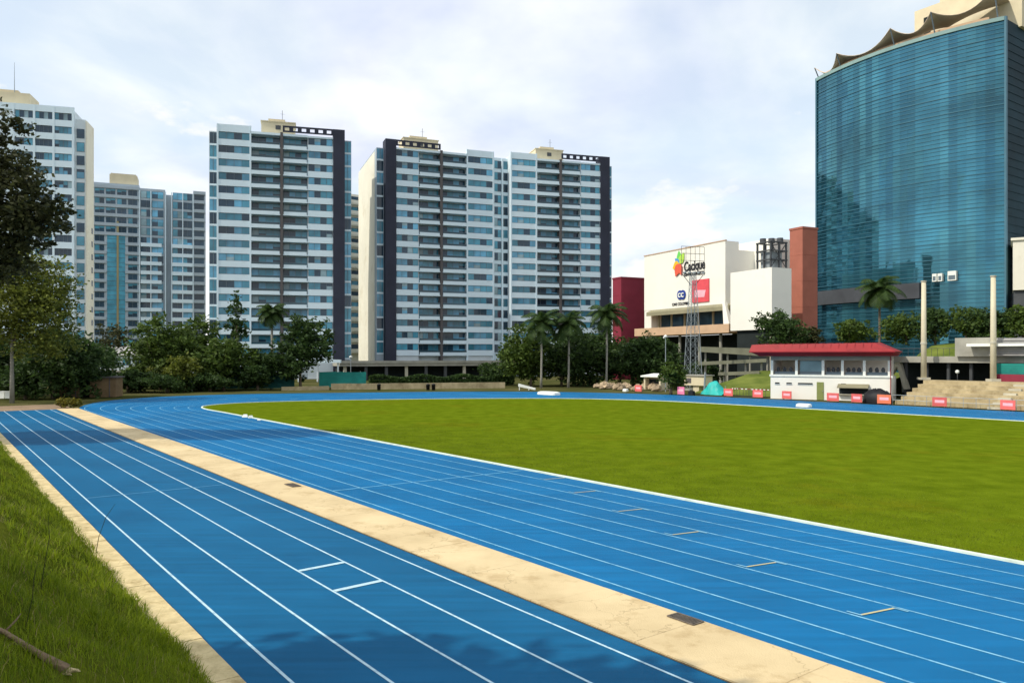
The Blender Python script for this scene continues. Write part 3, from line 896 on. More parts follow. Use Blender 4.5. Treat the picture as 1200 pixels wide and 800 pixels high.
# cream balconied block seen through the gap behind the cream flank
aL, aR = Vector((xat(398, 214), 214)), Vector((xat(446, 222), 222))
W4 = (aR-aL).length
t4 = thing('apartment_block', (aL.x, aL.y, 0), math.atan2(aR.y-aL.y, aR.x-aL.x), 'cream block with stacked balconies glimpsed in the narrow gap between two towers', 'apartment block')
m = MB(); m.box(0, W4, 1.6, 14, 0, 51); m.build('wall', M['creamwall'], t4)
me_ = MB(); me_.box(0, W4, 0, 1.58, -.15, .12); me_.box(0, W4, -.1, .02, .12, 1.05)
bm_ = me_.mesh('balcony', [M['creamwall']])
vv = [win_mesh(W4-1, 2.2, 6, 600+s, (8, 1, .5, .5)) for s in range(3)]
for k in range(15):
    link('balcony', bm_, t4, (0, 0, 6+k*3.0), 0)
    link('window', random.choice(vv), t4, (.5, 1.57, 6+k*3.0+.14), 0)

# parking podium in front of the towers
aL, aR = Vector((xat(398, 158), 158)), Vector((xat(594, 172), 172))
Wp = (aR-aL).length
pd = thing('parking_podium', (aL.x, aL.y, 0), math.atan2(aR.y-aL.y, aR.x-aL.x), 'long low grey podium deck on pillars at the foot of the paired towers', 'podium')
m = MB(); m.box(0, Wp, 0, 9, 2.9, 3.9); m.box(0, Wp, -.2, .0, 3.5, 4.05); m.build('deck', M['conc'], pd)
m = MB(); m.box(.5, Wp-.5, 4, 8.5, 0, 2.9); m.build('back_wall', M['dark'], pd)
for k in range(9):
    m = MB(); m.box(-.3, .3, .4, 1.0, 0, 2.9); m.build('pillar', M['concpale'] if k % 3 == 0 else M['darkgrey'], pd, loc=(1.2+k*(Wp-2.4)/8, 0, 0))

# pale canopy beside the lone tower
m = MB()
o = thing('entrance_canopy', (xat(372, 150), 150, 0), R(10), 'small white flat entrance canopy on posts at the foot of the lone tower', 'canopy')
m.box(-4.2, 4.4, 0, 4, 3.7, 4.3); m.build('canopy_roof', M['white'], o)
for x in (-3.6, 0, 3.9):
    m = MB(); m.tube([(x, .5, 0), (x, .5, 3.7)], .16, 8); m.build('post', M['offwhite'], o)

# ------------------------------------------------------------------ glass tower
gl, gr = Vector((xat(957.5, 170), 170)), Vector((xat(1178, 139), 139))
GW = (gr-gl).length
ch = (gr-gl).normalized(); gnorm = Vector((-abs(ch.y), -abs(ch.x)))
gnorm = Vector((ch.y, -ch.x))
if gnorm.y > 0: gnorm = -gnorm
ga = math.atan2(ch.y, ch.x)
gt = thing('glass_tower', (gl.x, gl.y, 0), ga, 'tall curved blue glass tower with tan roof sails at the right', 'office tower')
# local x along chord; the facade bulges to -y
SAG = 3.4
def arc(t):
    return (GW*t, -SAG*4*t*(1-t))
GT = 66.0
NS = 26
zf = 12.6; fhg = 3.34; nfg = 16
gm = [M2 for M2 in ()]
def tower_glass(name, col, metal):
    m = mat(name, col, rough=0.05, var=0.35, scale=0.09, spec=1.0, metal=metal, detail=3, rnd=0.10)
    return m
TG = [tower_glass('tower_glass_teal', (0.042, 0.180, 0.245), .72), tower_glass('tower_glass_deep', (0.032, 0.140, 0.200), .72), tower_glass('tower_glass_light', (0.056, 0.215, 0.280), .72)]
core = MB()
poly = [(arc(k/NS)[0], arc(k/NS)[1]+.45) for k in range(NS+1)]
poly[0] = (.15, .45); poly[-1] = (GW-.15, .45)
core.prism(poly + [(GW-.15, 19), (.15, 19)], 0, GT-.3)
core.build('core_wall', M['darkgrey'], gt)
colr = random.Random(5)
bayshade = [colr.choices((0, 1, 2), (4, 3, 2))[0] for _ in range(NS)]
nb_floors = 19; z_b = 2.0; hb = (GT-z_b)/nb_floors
for k in range(nb_floors):
    mbk = MB()
    for s in range(NS):
        x0_, y0_ = arc(s/NS); x1_, y1_ = arc((s+1)/NS)
        j = [colr.uniform(-.022, .022) for _ in range(4)]
        za, zb = z_b+k*hb, z_b+(k+1)*hb
        mi = bayshade[s] if colr.random() < .93 else colr.randrange(3)
        mbk.quad((x0_, y0_+j[0], za), (x1_, y1_+j[1], za), (x1_, y1_+j[2], zb), (x0_, y0_+j[3], zb), mi)
    mbk.build('glass_band', TG, gt)
fin = MB()
nf_ = 84
for k in range(nf_+1):
    z = z_b + (GT-z_b)*k/nf_
    big = k % 4 == 0
    for s in range(NS):
        x0_, y0_ = arc(s/NS); x1_, y1_ = arc((s+1)/NS)
        d_ = .16 if big else .10; h_ = .17 if big else .10
        fin.hexa([(x0_, y0_-d_, z-h_), (x1_, y1_-d_, z-h_), (x1_, y1_+.1, z-h_), (x0_, y0_+.1, z-h_)],
                 [(x0_, y0_-d_, z+.0), (x1_, y1_-d_, z+.0), (x1_, y1_+.1, z+.0), (x0_, y0_+.1, z+.0)])
fin.build('sunshade_fins', mat('tower_fin', (0.035, 0.13, 0.18), 0.4, .2, .3, metal=.2, spec=.5), gt)
m = MB()
for s in range(NS):
    x0_, y0_ = arc(s/NS); x1_, y1_ = arc((s+1)/NS)
    m.hexa([(x0_, y0_-.35, GT-.25), (x1_, y1_-.35, GT-.25), (x1_, y1_+.6, GT-.25), (x0_, y0_+.6, GT-.25)],
           [(x0_, y0_-.35, GT+.45), (x1_, y1_-.35, GT+.45), (x1_, y1_+.6, GT+.45), (x0_, y0_+.6, GT+.45)])
m.build('cornice', mat('tower_cornice', (.22, .34, .33), .6, .1, .4), gt)
m = MB(); m.box(GW-.05, GW+.28, -.3, .3, 0, GT+.4); m.build('corner_trim', mat('tower_trim', (.06, .16, .22), .5, .1, .4), gt)
m = MB(); m.box(-.25, .05, -.3, .3, 0, GT+.4); m.build('corner_trim', bpy.data.materials['tower_trim'], gt)
# dark return side at the right
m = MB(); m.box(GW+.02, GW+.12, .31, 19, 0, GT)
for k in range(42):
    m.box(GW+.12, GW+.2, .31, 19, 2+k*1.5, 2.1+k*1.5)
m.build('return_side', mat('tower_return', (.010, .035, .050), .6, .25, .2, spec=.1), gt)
# dark canopy band over the lower storeys
zc0, zc1 = hgt(354, 158), hgt(337, 158)
m = MB()
for s in range(1, 17):
    x0_, y0_ = arc(s/NS); x1_, y1_ = arc((s+1)/NS)
    m.hexa([(x0_, y0_-1.5, zc0), (x1_, y1_-1.5, zc0), (x1_, y1_-.2, zc0), (x0_, y0_-.2, zc0)],
           [(x0_, y0_-1.5, zc1), (x1_, y1_-1.5, zc1), (x1_, y1_-.2, zc1), (x0_, y0_-.2, zc1)])
m.build('canopy_band', mat('canopy_grey', (.06, .065, .075), .7, .2, .3), gt)
def arc_px(px):
    def f(t):
        x_, y_ = arc(t); P = gl + ch*x_ + Vector((-ch.y, ch.x))*y_
        return 600+F*P.x/P.y
    return min((abs(f(k/400)-px), k/400) for k in range(401))[1]
for t_, w_, z_ in ((arc_px(1097), .8, 0), (arc_px(1104), .8, 0), (arc_px(1118), 1.5, 0.15)):
    x_, y_ = arc(t_)
    m = MB(); m.box(-w_/2, w_/2, -.8, -.2, 0, 1.5+z_*2); m.box(-w_/2+.15, w_/2-.15, -.83, -.79, .2, 1.0, 1)
    m.build('air_unit', [M['white_soft'], M['frame']], gt, loc=(x_, y_, zc1+.05))
# roof volumes
m = MB(); m.box(GW*.50, GW*1.02, 5, 17, GT-.3, GT+9.5); m.box(GW*.62, GW*.98, 6, 16, GT+9.5, GT+14.5); m.build('roof_house', M['penth'], gt)
m = MB(); m.box(GW*.55, GW*.585, 4.9, 5.0, GT+3.5, GT+7.5); m.build('roof_door', M['dark'], gt)
# tent sails: high points along the edge, sagging between them
peaks = [(.0, 2.5), (.17, 3.2), (.50, 3.8), (.70, 4.4), (.965, 6.0)]
for i in range(len(peaks)-1):
    (ta, za), (tb, zb) = peaks[i], peaks[i+1]
    m = MB(); n1_, n2_ = 10, 5
    grid = {}
    for p in range(n1_+1):
        s = p/n1_; t_ = ta+(tb-ta)*s
        x_, y_ = arc(t_)
        for q in range(n2_+1):
            r_ = q/n2_
            sag = 4*s*(1-s)
            zz = GT + (za*(1-s)+zb*s) - sag*2.1*(1-r_*.7) + r_*(1-r_)*.3 - (1-sag)*0.0 
            yy = y_ - 1.0*(1-sag)*(1-r_) + sag*.5*(1-r_) + r_*6
            zz = max(zz - r_*1.2*(1-sag), GT+.7)
            for th, off in ((0, 0), (1, .10)):
                grid[p, q, th] = len(m.v); m.v.append((x_, yy, zz+off))
    for p in range(n1_):
        for q in range(n2_):
            for th in (0, 1):
                f = (grid[p, q, th], grid[p+1, q, th], grid[p+1, q+1, th], grid[p, q+1, th])
                m.f.append(f if th else f[::-1]); m.m.append(0)
        m.f.append((grid[p, 0, 0], grid[p+1, 0, 0], grid[p+1, 0, 1], grid[p, 0, 1])); m.m.append(0)
    m.build('roof_sail', M['sail'], gt, smooth=True)
for t_, z_ in peaks:
    x_, y_ = arc(t_); m = MB(); m.tube([(x_, y_+.8, GT+.4), (x_, y_-.9, GT+z_+.05)], .12, 6); m.build('sail_mast', M['frame'], gt)
m = MB()
for s in range(NS-3):
    x0_, y0_ = arc((s+1)/NS); x1_, y1_ = arc((s+2)/NS)
    m.hexa([(x0_, y0_+1.4, GT-.3), (x1_, y1_+1.4, GT-.3), (x1_, y1_+1.6, GT-.3), (x0_, y0_+1.6, GT-.3)], [(x0_, y0_+1.4, GT+1.5), (x1_, y1_+1.4, GT+1.5), (x1_, y1_+1.6, GT+1.5), (x0_, y0_+1.6, GT+1.5)])
m.build('parapet', M['ledge'], gt)

# cream building at the right frame edge
bb = thing('cream_building', (xat(1187, 132), 132, 0), R(-33), 'cream wall of a building cut off by the right frame edge beside the glass tower', 'building')
m = MB(); m.box(0, 18, 0, 10, hgt(340, 132), hgt(282, 132)); m.box(-.3, 18.2, -.3, 10, hgt(282, 132), hgt(279, 132)); m.build('wall', M['creamwall'], bb)
m = MB(); m.box(.1, 18, .5, 10, 0, hgt(340, 132)-.01); m.build('lower_wall', M['darkgrey'], bb)

# ------------------------------------------------------------------ shopping mall
fd = Vector((160-600, F)).normalized()           # front faces run this way (to the far left)
sd = Vector((fd.y, -fd.x))                       # and the sides run this way (to the right)
mang = math.atan2(-fd.y, -fd.x)                  # local +x = towards the camera right end; local +y = into the building
def hit(P, dirv, px):
    k = (px-600)/F
    return (k*P.y - P.x)/(dirv.x - k*dirv.y)
PR = Vector((xat(850, 140), 140))
LM = hit(PR, fd, 755)
PL = PR + fd*LM
ml = thing('shopping_mall', (PL.x, PL.y, 0), mang, 'white windowless shopping mall with colourful signs and a recessed tan terrace', 'shopping mall')
Hm = hgt(282, 140)
zA = hgt(357, 140)
m = MB(); m.box(0, LM, 0, 3.2, zA+.2, Hm); m.build('main_wall', M['mall'], ml)
m = MB(); m.box(0, 2.4, .05, 3.1, 4.0, zA+.19); m.box(0, LM, 3.2, 22, 10, Hm-1.5); m.build('corner_wall', M['mall'], ml)
m = MB()                                         # thin coping
m.box(-.1, LM+.1, -.1, .3, Hm, Hm+.18); m.build('coping', M['ledge'], ml)
# sloping awning over the recessed storey
m = MB()
m.hexa([(2.4, -1.2, zA-1.1), (LM+2.2, -1.2, zA-1.1), (LM+2.2, 3, zA-.1), (2.4, 3, zA-.1)], [(2.4, -1.2, zA-.35), (LM+2.2, -1.2, zA-.35), (LM+2.2, 0, zA+.18), (2.4, 0, zA+.18)])
m.build('awning_roof', M['olive'], ml)
zl0, zl1 = hgt(389, 132), hgt(378.5, 132)
m = MB(); m.box(2.0, LM+1.5, 2.6, 3.4, zl0, zA-.6); m.build('recess_glazing', M['g_dark'], ml)
for k in range(6):
    m = MB(); m.tube([(3.5+k*(LM-4)/5, 1.2, zl1-.5), (3.5+k*(LM-4)/5, 1.2, zA-.7)], .22, 8); m.build('column', M['olive'], ml)
m = MB(); m.box(1.0, LM+4.5, -3.0, 3.0, zl0, zl0+.5); m.box(1.0, LM+4.5, -3.2, -2.8, zl0+.001, zl1); m.build('terrace_ledge', M['ledge'], ml)
m = MB(); m.box(1.1, 1.4, -2.8, 3, zl0+.5, zl1-.2); m.build('terrace_end', M['olive'], ml)
# slanted white fin at the terrace end
m = MB(); m.hexa([(LM+1.8, -2.0, zl1-.6), (LM+3.4, -2.0, zl1-.6), (LM+3.4, -1.2, zl1-.6), (LM+1.8, -1.2, zl1-.6)], [(LM+1.0, -1.6, zA+.4), (LM+1.6, -1.6, zA+.4), (LM+1.6, -1.0, zA+.4), (LM+1.0, -1.0, zA+.4)]); m.build('slanted_fin', M['mall'], ml)
# undercroft: dark glazed back wall with pillars
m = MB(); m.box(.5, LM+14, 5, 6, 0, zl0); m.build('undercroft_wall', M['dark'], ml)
for k in range(7):
    x = 2+k*(LM+10)/6
    m = MB(); m.tube([(x, -1.4, 0), (x, -1.4, zl0)], .28, 8); m.build('pillar', M['conc'], ml)
# lower front block, the taller set-back block, roof machinery
def to_local(P):
    d = P-PL; ax = -fd; ay = Vector((-ax.y, ax.x))
    return d.dot(ax), d.dot(ay)
QR = Vector((xat(904.5, 125), 125)); LQ = hit(QR, fd, 856)
lx1, ly = to_local(QR); lx0 = lx1-LQ
# local +x is towards the camera, so this block lies farther along +x and slightly to the side
sdep = hit(QR, sd, 927.5)
Hq = hgt(313, 125); Hq0 = hgt(386, 127)
m = MB(); sg = 1
m.box(lx0, lx1, ly, ly+sdep, Hq0, Hq); m.build('lower_block', M['mall'], ml)
m = MB(); m.box(lx0+1, lx1-.3, ly+.6, ly+sdep, 0, Hq0); m.build('lower_block_base', M['dark'], ml)
m = MB(); m.tube([(lx1-.6, ly+.5, 0), (lx1-.6, ly+.5, Hq0)], .25, 8); m.build('pillar', M['concpale'], ml)
SR = Vector((xat(905, 139), 139)); LS = hit(SR, fd, 858)
sx1, sy = to_local(SR); sx0 = sx1-LS
m = MB(); m.box(sx0, sx1, sy, sy+6, 6, hgt(279, 139)); m.build('rear_block', M['mall'], ml)
mx_ = MB()
mx0 = lx1-3.8; my0 = ly+.3
zq = Hq
for dx in (0, 1.5, 3.0):
    for dy in (0, 1.8, 3.4):
        mx_.box(mx0+dx, mx0+dx+.25, my0+dy, my0+dy+.25, zq, zq+4.3)
for z in (1.3, 2.8, 4.2):
    mx_.box(mx0, mx0+3.3, my0-.1, my0+.15, zq+z, zq+z+.2); mx_.box(mx0, mx0+3.3, my0+3.5, my0+3.7, zq+z, zq+z+.2)
    mx_.box(mx0+3.05, mx0+3.3, my0, my0+3.6, zq+z, zq+z+.2); mx_.box(mx0, mx0+.2, my0, my0+3.6, zq+z, zq+z+.2)
mx_.box(mx0+.5, mx0+2.7, my0+.5, my0+3.0, zq, zq+2.8, 1)
for q in range(3):
    mx_.lathe([(.0, zq+4.3), (.55, zq+4.3), (.5, zq+5.1), (0, zq+5.1)], 10, (mx0+.8+q*.9, my0+.7+q*1.0), 0)
mx_.bar((mx0+3.2, my0, zq), (mx0+3.2, my0+3.5, zq+4.2), .1); mx_.bar((mx0+3.2, my0+3.5, zq), (mx0+3.2, my0, zq+4.2), .1)
mx_.build('cooling_tower', [M['darkgrey'], M['steel']], ml)
# signs on the main wall
def wall_x(px):
    """local x of a photo column on the main wall"""
    return LM - hit(PR, fd, px)
def wall_z(px, py):
    P = PR + fd*hit(PR, fd, px)
    return hgt(py, P.y)
def text(name, s, x, z, size, width, material, parent, y=-.06, bold=.0):
    cu = bpy.data.curves.new(name, 'FONT'); cu.body = s; cu.size = size; cu.extrude = .05; cu.offset = bold
    ob = bpy.data.objects.new(name, cu); COL.objects.link(ob)
    bpy.context.view_layer.update()
    dg = bpy.context.evaluated_depsgraph_get()
    me = bpy.data.meshes.new_from_object(ob.evaluated_get(dg))
    bpy.data.objects.remove(ob)
    me.materials.clear(); me.materials.append(material)
    xs = [v.co.x for v in me.vertices]; k = width/(max(xs)-min(xs)); x_ = min(xs)
    for v in me.vertices:
        v.co = Vector(((v.co.x-x_)*k, -v.co.z, v.co.y))
    return link(name, me, parent, (x, y, z))
sg1 = thing('mall_sign', (0, 0, 0), 0, 'pinwheel of coloured petals with black lettering high on the white mall wall', 'sign')
sg2 = thing('cinema_sign', (0, 0, 0), 0, 'round blue emblem with two white letters on the white mall wall', 'sign')
sg3 = thing('red_poster', (0, 0, 0), 0, 'square red advertising panel on the mall wall below the pinwheel sign', 'poster')
for o in (sg1, sg2, sg3):
    o.location = (PL.x, PL.y, 0); o.rotation_euler = (0, 0, mang)
xc = wall_x(797); zc_ = wall_z(797, 309); R0 = (wall_z(797, 291)-zc_)*.85
for nm, a0, ln_, wd in (('green', 95, 1.0, .34), ('lime', 55, .95, .34), ('sky', 140, .7, .24), ('amber', 200, .85, .40), ('coral', 245, 1.05, .40), ('coral', 285, .95, .28)):
    m = MB(); a = R(a0); d = Vector((math.cos(a)*1.0, math.sin(a))); n = Vector((-d.y, d.x)); ln_ *= R0
    pr = []
    for k in range(9):
        t = k/8; pr.append((t*ln_, wd*R0*math.sin(math.pi*t**.7)*.9))
    pts = [d*s_+n*w_ for s_, w_ in pr] + [d*s_-n*w_ for s_, w_ in reversed(pr[1:-1])]
    y0_ = -.10-.02*len(sg1.children)
    m.hexa([(xc+p.x, y0_, zc_+p.y) for p in pts], [(xc+p.x, y0_-.10, zc_+p.y) for p in pts])
    m.build('petal', M['pet_'+nm], sg1)
text('lettering', 'Cacique', wall_x(802), wall_z(812, 316.5), 2.6, wall_x(826.5)-wall_x(802), M['signtext'], sg1, bold=.06)
text('tagline', 'CENTRO COMERCIAL', wall_x(802), wall_z(812, 322.3), .75, wall_x(826.5)-wall_x(802), M['signtext'], sg1, bold=.02)
bx, bz = wall_x(799), wall_z(799, 345.5); br = wall_z(799, 340)-bz
m = MB()
for s_ in (-.42, .42):
    n_ = 22; P = [(bx+s_*br*1.15+br*.92*math.cos(2*math.pi*k/n_), bz+br*math.sin(2*math.pi*k/n_)) for k in range(n_)]
    dy = -.05 if s_ < 0 else -.06
    m.hexa([(x, dy, z) for x, z in P], [(x, dy-.12, z) for x, z in P])
m.build('emblem_disc', M['signblue'], sg2)
text('emblem_letters', 'cc', bx-br*.95, bz-br*.48, br*2.0, br*1.9, M['white_soft'], sg2, y=-.26, bold=.03)
text('caption', 'CINE COLOMBIA', wall_x(788), wall_z(799, 357.5), .8, wall_x(808)-wall_x(788), M['signtext'], sg2)
px0, px1 = wall_x(812), wall_x(831.5)
pz0, pz1 = wall_z(822, 354), wall_z(822, 327.5)
m = MB(); m.box(px0, px1, -.22, -.02, pz0, pz1); m.build('panel', M['signred'], sg3)
m = MB(); m.hexa([(px0+.6, -.25, pz0+1.0), (px1-1.2, -.25, pz0+.9), (px1-1.2, -.221, pz0+.9), (px0+.6, -.221, pz0+1.0)], [(px0+.9, -.25, pz0+2.4), (px1-.8, -.25, pz0+2.2), (px1-.8, -.221, pz0+2.2), (px0+.9, -.221, pz0+2.4)]); m.build('pale_patch', M['signpink'], sg3)

# maroon and brick-red shafts either side
def shaft(name, label, px_c, Zc, px_l, px_r, py_top, material, trim):
    P = Vector((xat(px_c, Zc), Zc))
    t = hit(P, fd, px_l); s_ = hit(P, sd, px_r); h = hgt(py_top, Zc)
    o = thing(name, (P.x, P.y, 0), mang, label, 'tower')
    m = MB(); m.box(-t, 0, 0, s_, 0, h); m.build('wall', material, o)
    m = MB(); m.box(-t-.1, .1, -.1, s_+.1, h, h+.35); m.build('coping', trim, o)
    m = MB()
    for k in range(1, 6):
        m.box(-t-.03, .03, -.03, s_+.03, h*k/6, h*k/6+.06)
    m.build('joint_lines', trim, o)
shaft('maroon_shaft', 'plain dark maroon shaft between the apartment tower and the white mall', 728, 166, 718, 757, 326, M['maroon'], M['maroon'])
shaft('brick_shaft', 'plain brick red shaft between the white mall and the glass tower', 940.5, 134, 925.5, 958, 267.5, M['brick'], M['brick'])

# ------------------------------------------------------------------ far side of the track
def VZ(px, v):
    """depth of photo column px on the line v = const"""
    k = (px-600)/F
    return v/(k*Nn.x + Nn.y)
def at_v(px, v, z=0):
    Z = VZ(px, v); return Vector((xat(px, Z), Z, z))
ROTF = math.atan2(-D.y, -D.x)     # local +x along the far straight toward the right, local +y away from the track

# pavilion
PA = Vector((xat(903, 91), 91, 0)); PB = Vector((xat(1045, 84.3), 84.3, 0)); PW = (PB-PA).length
pv = thing('spectator_pavilion', tuple(PA), math.atan2(PB.y-PA.y, PB.x-PA.x), 'two storey white judges pavilion with a wide red roof beside the track', 'pavilion')
Z1, Z2, Z3 = 2.75, 4.55, 5.0
m = MB(); m.box(0, PW, 0, .25, 0, Z1); m.box(0, .25, .25, 5.2, 0, Z3); m.box(PW-.25, PW, .25, 5.2, 0, Z1); m.box(.25, PW-.25, 4.95, 5.2, 0, Z3); m.box(.25, PW-.25, .25, 4.95, Z1-.3, Z1-.1); m.build('wall', M['mall'], pv)
m = MB(); m.box(-.1, PW+.1, -.12, -.0, Z1-.1, Z1+.12); m.build('sill', M['white_soft'], pv)
m = MB(); m.box(0, PW, 0, .25, Z2, Z3); m.build('lintel', M['conc'], pv)
for f in (0.0, .215, .44, .60, .775, .97):
    m = MB(); m.box(f*PW, f*PW+.28, .02, .26, Z1+.12, Z2); m.build('post', M['white_soft'], pv)
for f0, f1 in ((.02, .215), (.24, .44), (.46, .60), (.62, .775), (.795, .97)):
    m = MB(); w = (f1-f0)*PW; m.box(0, w, 0, .06, 0, .35); m.quad((0, .09, .3), (w, .09, .3), (w, .09, 1.6), (0, .09, 1.6), 1) if f0 in (.24,) else None
    for q in range(3):
        xx = w*(.15+.28*q); m.lathe([(.16, .35), (.22, .6), (.12, .85), (.0, .9)], 8, (xx, .3), 2)
    m.build('window', [M['frame'], M['g_pale'], M['darkgrey']], pv, loc=(f0*PW+.14, .3, Z1+.13))
m = MB()
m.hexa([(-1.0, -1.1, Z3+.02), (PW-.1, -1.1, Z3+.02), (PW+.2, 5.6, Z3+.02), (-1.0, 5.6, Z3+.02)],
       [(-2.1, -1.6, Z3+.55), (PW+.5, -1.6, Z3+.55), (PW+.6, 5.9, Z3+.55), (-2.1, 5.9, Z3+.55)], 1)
m.hexa([(-2.1, -1.6, Z3+.551), (PW+.5, -1.6, Z3+.551), (PW+.6, 5.9, Z3+.551), (-2.1, 5.9, Z3+.551)],
       [(-1.9, -1.2, Z3+1.35), (PW-1.6, -1.0, Z3+1.45), (PW-1.6, 5.4, Z3+1.6), (-1.9, 5.4, Z3+1.5)], 0)
m.build('roof', [M['red'], M['redlow']], pv)
m = MB()
for k in range(16):
    x = -1.5+k*(PW-.4)/15
    m.bar((x, -1.5, Z3+.60), (x+.02, -1.14, Z3+1.40), .025); m.bar((x+.02, -1.14, Z3+1.40), (x+.02, 5.4, Z3+1.62), .025)
m.build('roof_seams', M['redlow'], pv)
m = MB(); m.box(-2.1, PW+.5, -1.72, -1.601, Z3+.44, Z3+.56); m.tube([(PW-.1, -.1, Z3+.4), (PW-.1, -.1, .1)], .05, 7); m.build('gutter', M['redlow'], pv)
dr = MB(); dr.box(0, .75, -.06, .0, 0, 2.05); d_ = dr.build('door', M['doorgreen'], pv, loc=(PW*.40, 0, 0))
hb_ = MB(); hb_.box(.62, .66, -.14, -.06, .95, 1.1); hb_.build('handle', M['steel'], d_)
for f, w in ((.04, .5), (.14, .6), (.24, 1.6), (.60, .5)):
    m = MB(); m.box(0, w, -.05, .0, 0, .18); m.box(-.04, w+.04, -.08, -.0, -.05, 0, 1); m.build('vent', [M['dark'], M['offwhite']], pv, loc=(f*PW, 0, 1.75))
# kiosk hatch with a striped awning and a counter
m = MB(); m.box(0, 3.0, -.04, 0, .75, 1.5, 0); m.box(-.1, 3.1, -.45, -.04, .68, .76, 1); m.build('kiosk_hatch', [M['dark'], M['concpale']], pv, loc=(PW*.585, 0, 0))
m = MB(); m.hexa([(-.1, -1.0, 1.45), (3.1, -1.0, 1.45), (3.1, -.0, 1.6), (-.1, -.0, 1.6)], [(-.1, -1.0, 1.55), (3.1, -1.0, 1.55), (3.1, 0, 1.9), (-.1, 0, 1.9)]); m.build('awning', M['olive'], pv, loc=(PW*.585, -.001, 0))
# black covered equipment at the right end
P = at_v(1028, 80.6); m = MB()
prof = [(1.5, 0), (1.55, .4), (1.45, .9), (1.1, 1.2), (.5, 1.38), (.01, 1.4)]
m.lathe(prof, 18)
for i, v in enumerate(m.v): m.v[i] = (v[0]*1.0+.1*math.sin(i), v[1]*.6, v[2]*(1+.16*math.sin(i*2.3+v[0]*3)))
o = m.build('covered_equipment', M['black'], None, smooth=True, loc=tuple(P), rotz=ROTF)
tag(o, 'black tarpaulin covered heap standing at the right end of the white pavilion', 'covered equipment')

# terraces with a walkway, and two tall poles
TA, TB = at_v(1049, 80.6), at_v(1245, 80.6)
TW = (TB-TA).length
tr_ = thing('concrete_terrace', tuple(TA), ROTF, 'tan stepped concrete spectator terrace to the right of the pavilion', 'terrace')
for k in range(6):
    m = MB(); m.box(0, TW, k*1.25, 8.4, (k*.40), (k+1)*.40); 
    m.build('step', M['terrace'], tr_)
m = MB()
for q in range(4):
    for s_ in range(10):
        pass
for s_ in range(6):
    m.box(TW*.60, TW*.60+1.1, s_*1.25-.42, s_*1.25-.003, s_*.40, s_*.40+.2)
m.build('aisle_steps', M['concpale'], tr_)
m = MB()
for k in range(14):
    x = k*TW/13; m.tube([(x, -.55, 0), (x, -.55, 1.0)], .025, 5)
for z in (.5, 1.0): m.tube([(0, -.55, z), (TW, -.55, z)], .022, 5)
fo = m.build('terrace_railing', M['steel'], None, loc=tuple(TA), rotz=ROTF)
tag(fo, 'thin grey pipe railing between the stepped terrace and the track', 'railing')
for px, lab in ((1082.5, 'tall cream pole on the terrace nearer the red roofed pavilion'), (1164, 'tall cream pole on the terrace nearer the right frame edge')):
    P = at_v(px, 88.2, 2.41)
    o = thing('tall_pole', tuple(P), 0, lab, 'pole', 'cream poles on the terrace')
    hh = 10.9
    m = MB(); m.tube([(0, 0, 0), (0, 0, hh*.5), (0, 0, hh)], [.30, .27, .23], 12); m.build('shaft', M['pole'], o, True)
    m = MB(); m.box(-.5, .5, -.5, .5, 0, .25); m.build('base', M['concpale'], o)
    m = MB(); m.lathe([(.29, hh*.36), (.33, hh*.362), (.33, hh*.38), (.28, hh*.382)], 12); m.lathe([(.26, hh-.05), (.29, hh-.05), (.29, hh+.08), (0, hh+.1)], 12); m.build('collar', M['concpale'], o)

# raised deck behind the terrace, dark undercroft below
DA, DB = at_v(1040, 90.5), at_v(1260, 90.5); DW = (DB-DA).length
dk = thing('raised_walkway', tuple(DA), ROTF, 'raised concrete walkway with a dark open undercroft behind the terrace', 'walkway')
m = MB(); m.box(0, DW, -.3, 5, 4.35, 4.85); m.box(-.0, DW, -.45, -.301, 4.3, 5.0); m.build('deck', M['conc'], dk)
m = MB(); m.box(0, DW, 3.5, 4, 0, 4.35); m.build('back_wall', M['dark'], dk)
for k in range(8):
    m = MB(); m.tube([(2.0+k*DW/8, .4, 0), (2.0+k*DW/8, .4, 4.35)], .2, 8); m.build('column', M['darkgrey'], dk)
m = MB(); m.hexa([(-1.2, -.3, 1.2), (-.6, -.3, 1.2), (-.6, .4, 1.2), (-1.2, .4, 1.2)], [(1.0, -.3, 4.3), (1.6, -.3, 4.3), (1.6, .4, 4.3), (1.0, .4, 4.3)])
m.hexa([(2.0, -.3, 1.2), (2.5, -.3, 1.2), (2.5, .4, 1.2), (2.0, .4, 1.2)], [(1.1, -.25, 4.3), (1.55, -.25, 4.3), (1.55, .35, 4.3), (1.1, .35, 4.3)]); m.build('slanted_support', M['concpale'], dk)
m = MB()
for k in range(30):
    m.tube([(k*DW/29, -.35, 5.0), (k*DW/29, -.35, 5.9)], .02, 4)
m.tube([(0, -.35, 5.9), (DW, -.35, 5.9)], .03, 5); m.build('railing', M['darkgrey'], dk)
# white ball-like lamp and bundles in the undercroft
P = at_v(1122, 89.9, 0); m = MB(); zc1_ = hgt(435.5, P.y)
m.tube([(0, 0, 2.0), (0, 0, zc1_)], .04, 6, 1); m.lathe([(0, zc1_-.22), (.16, zc1_-.16), (.22, zc1_), (.16, zc1_+.16), (0, zc1_+.22)], 12)
o = m.build('globe_lamp', [M['white_soft'], M['darkgrey']], None, True, loc=tuple(P)); tag(o, 'small white globe lamp on a thin post in front of the dark undercroft', 'lamp')
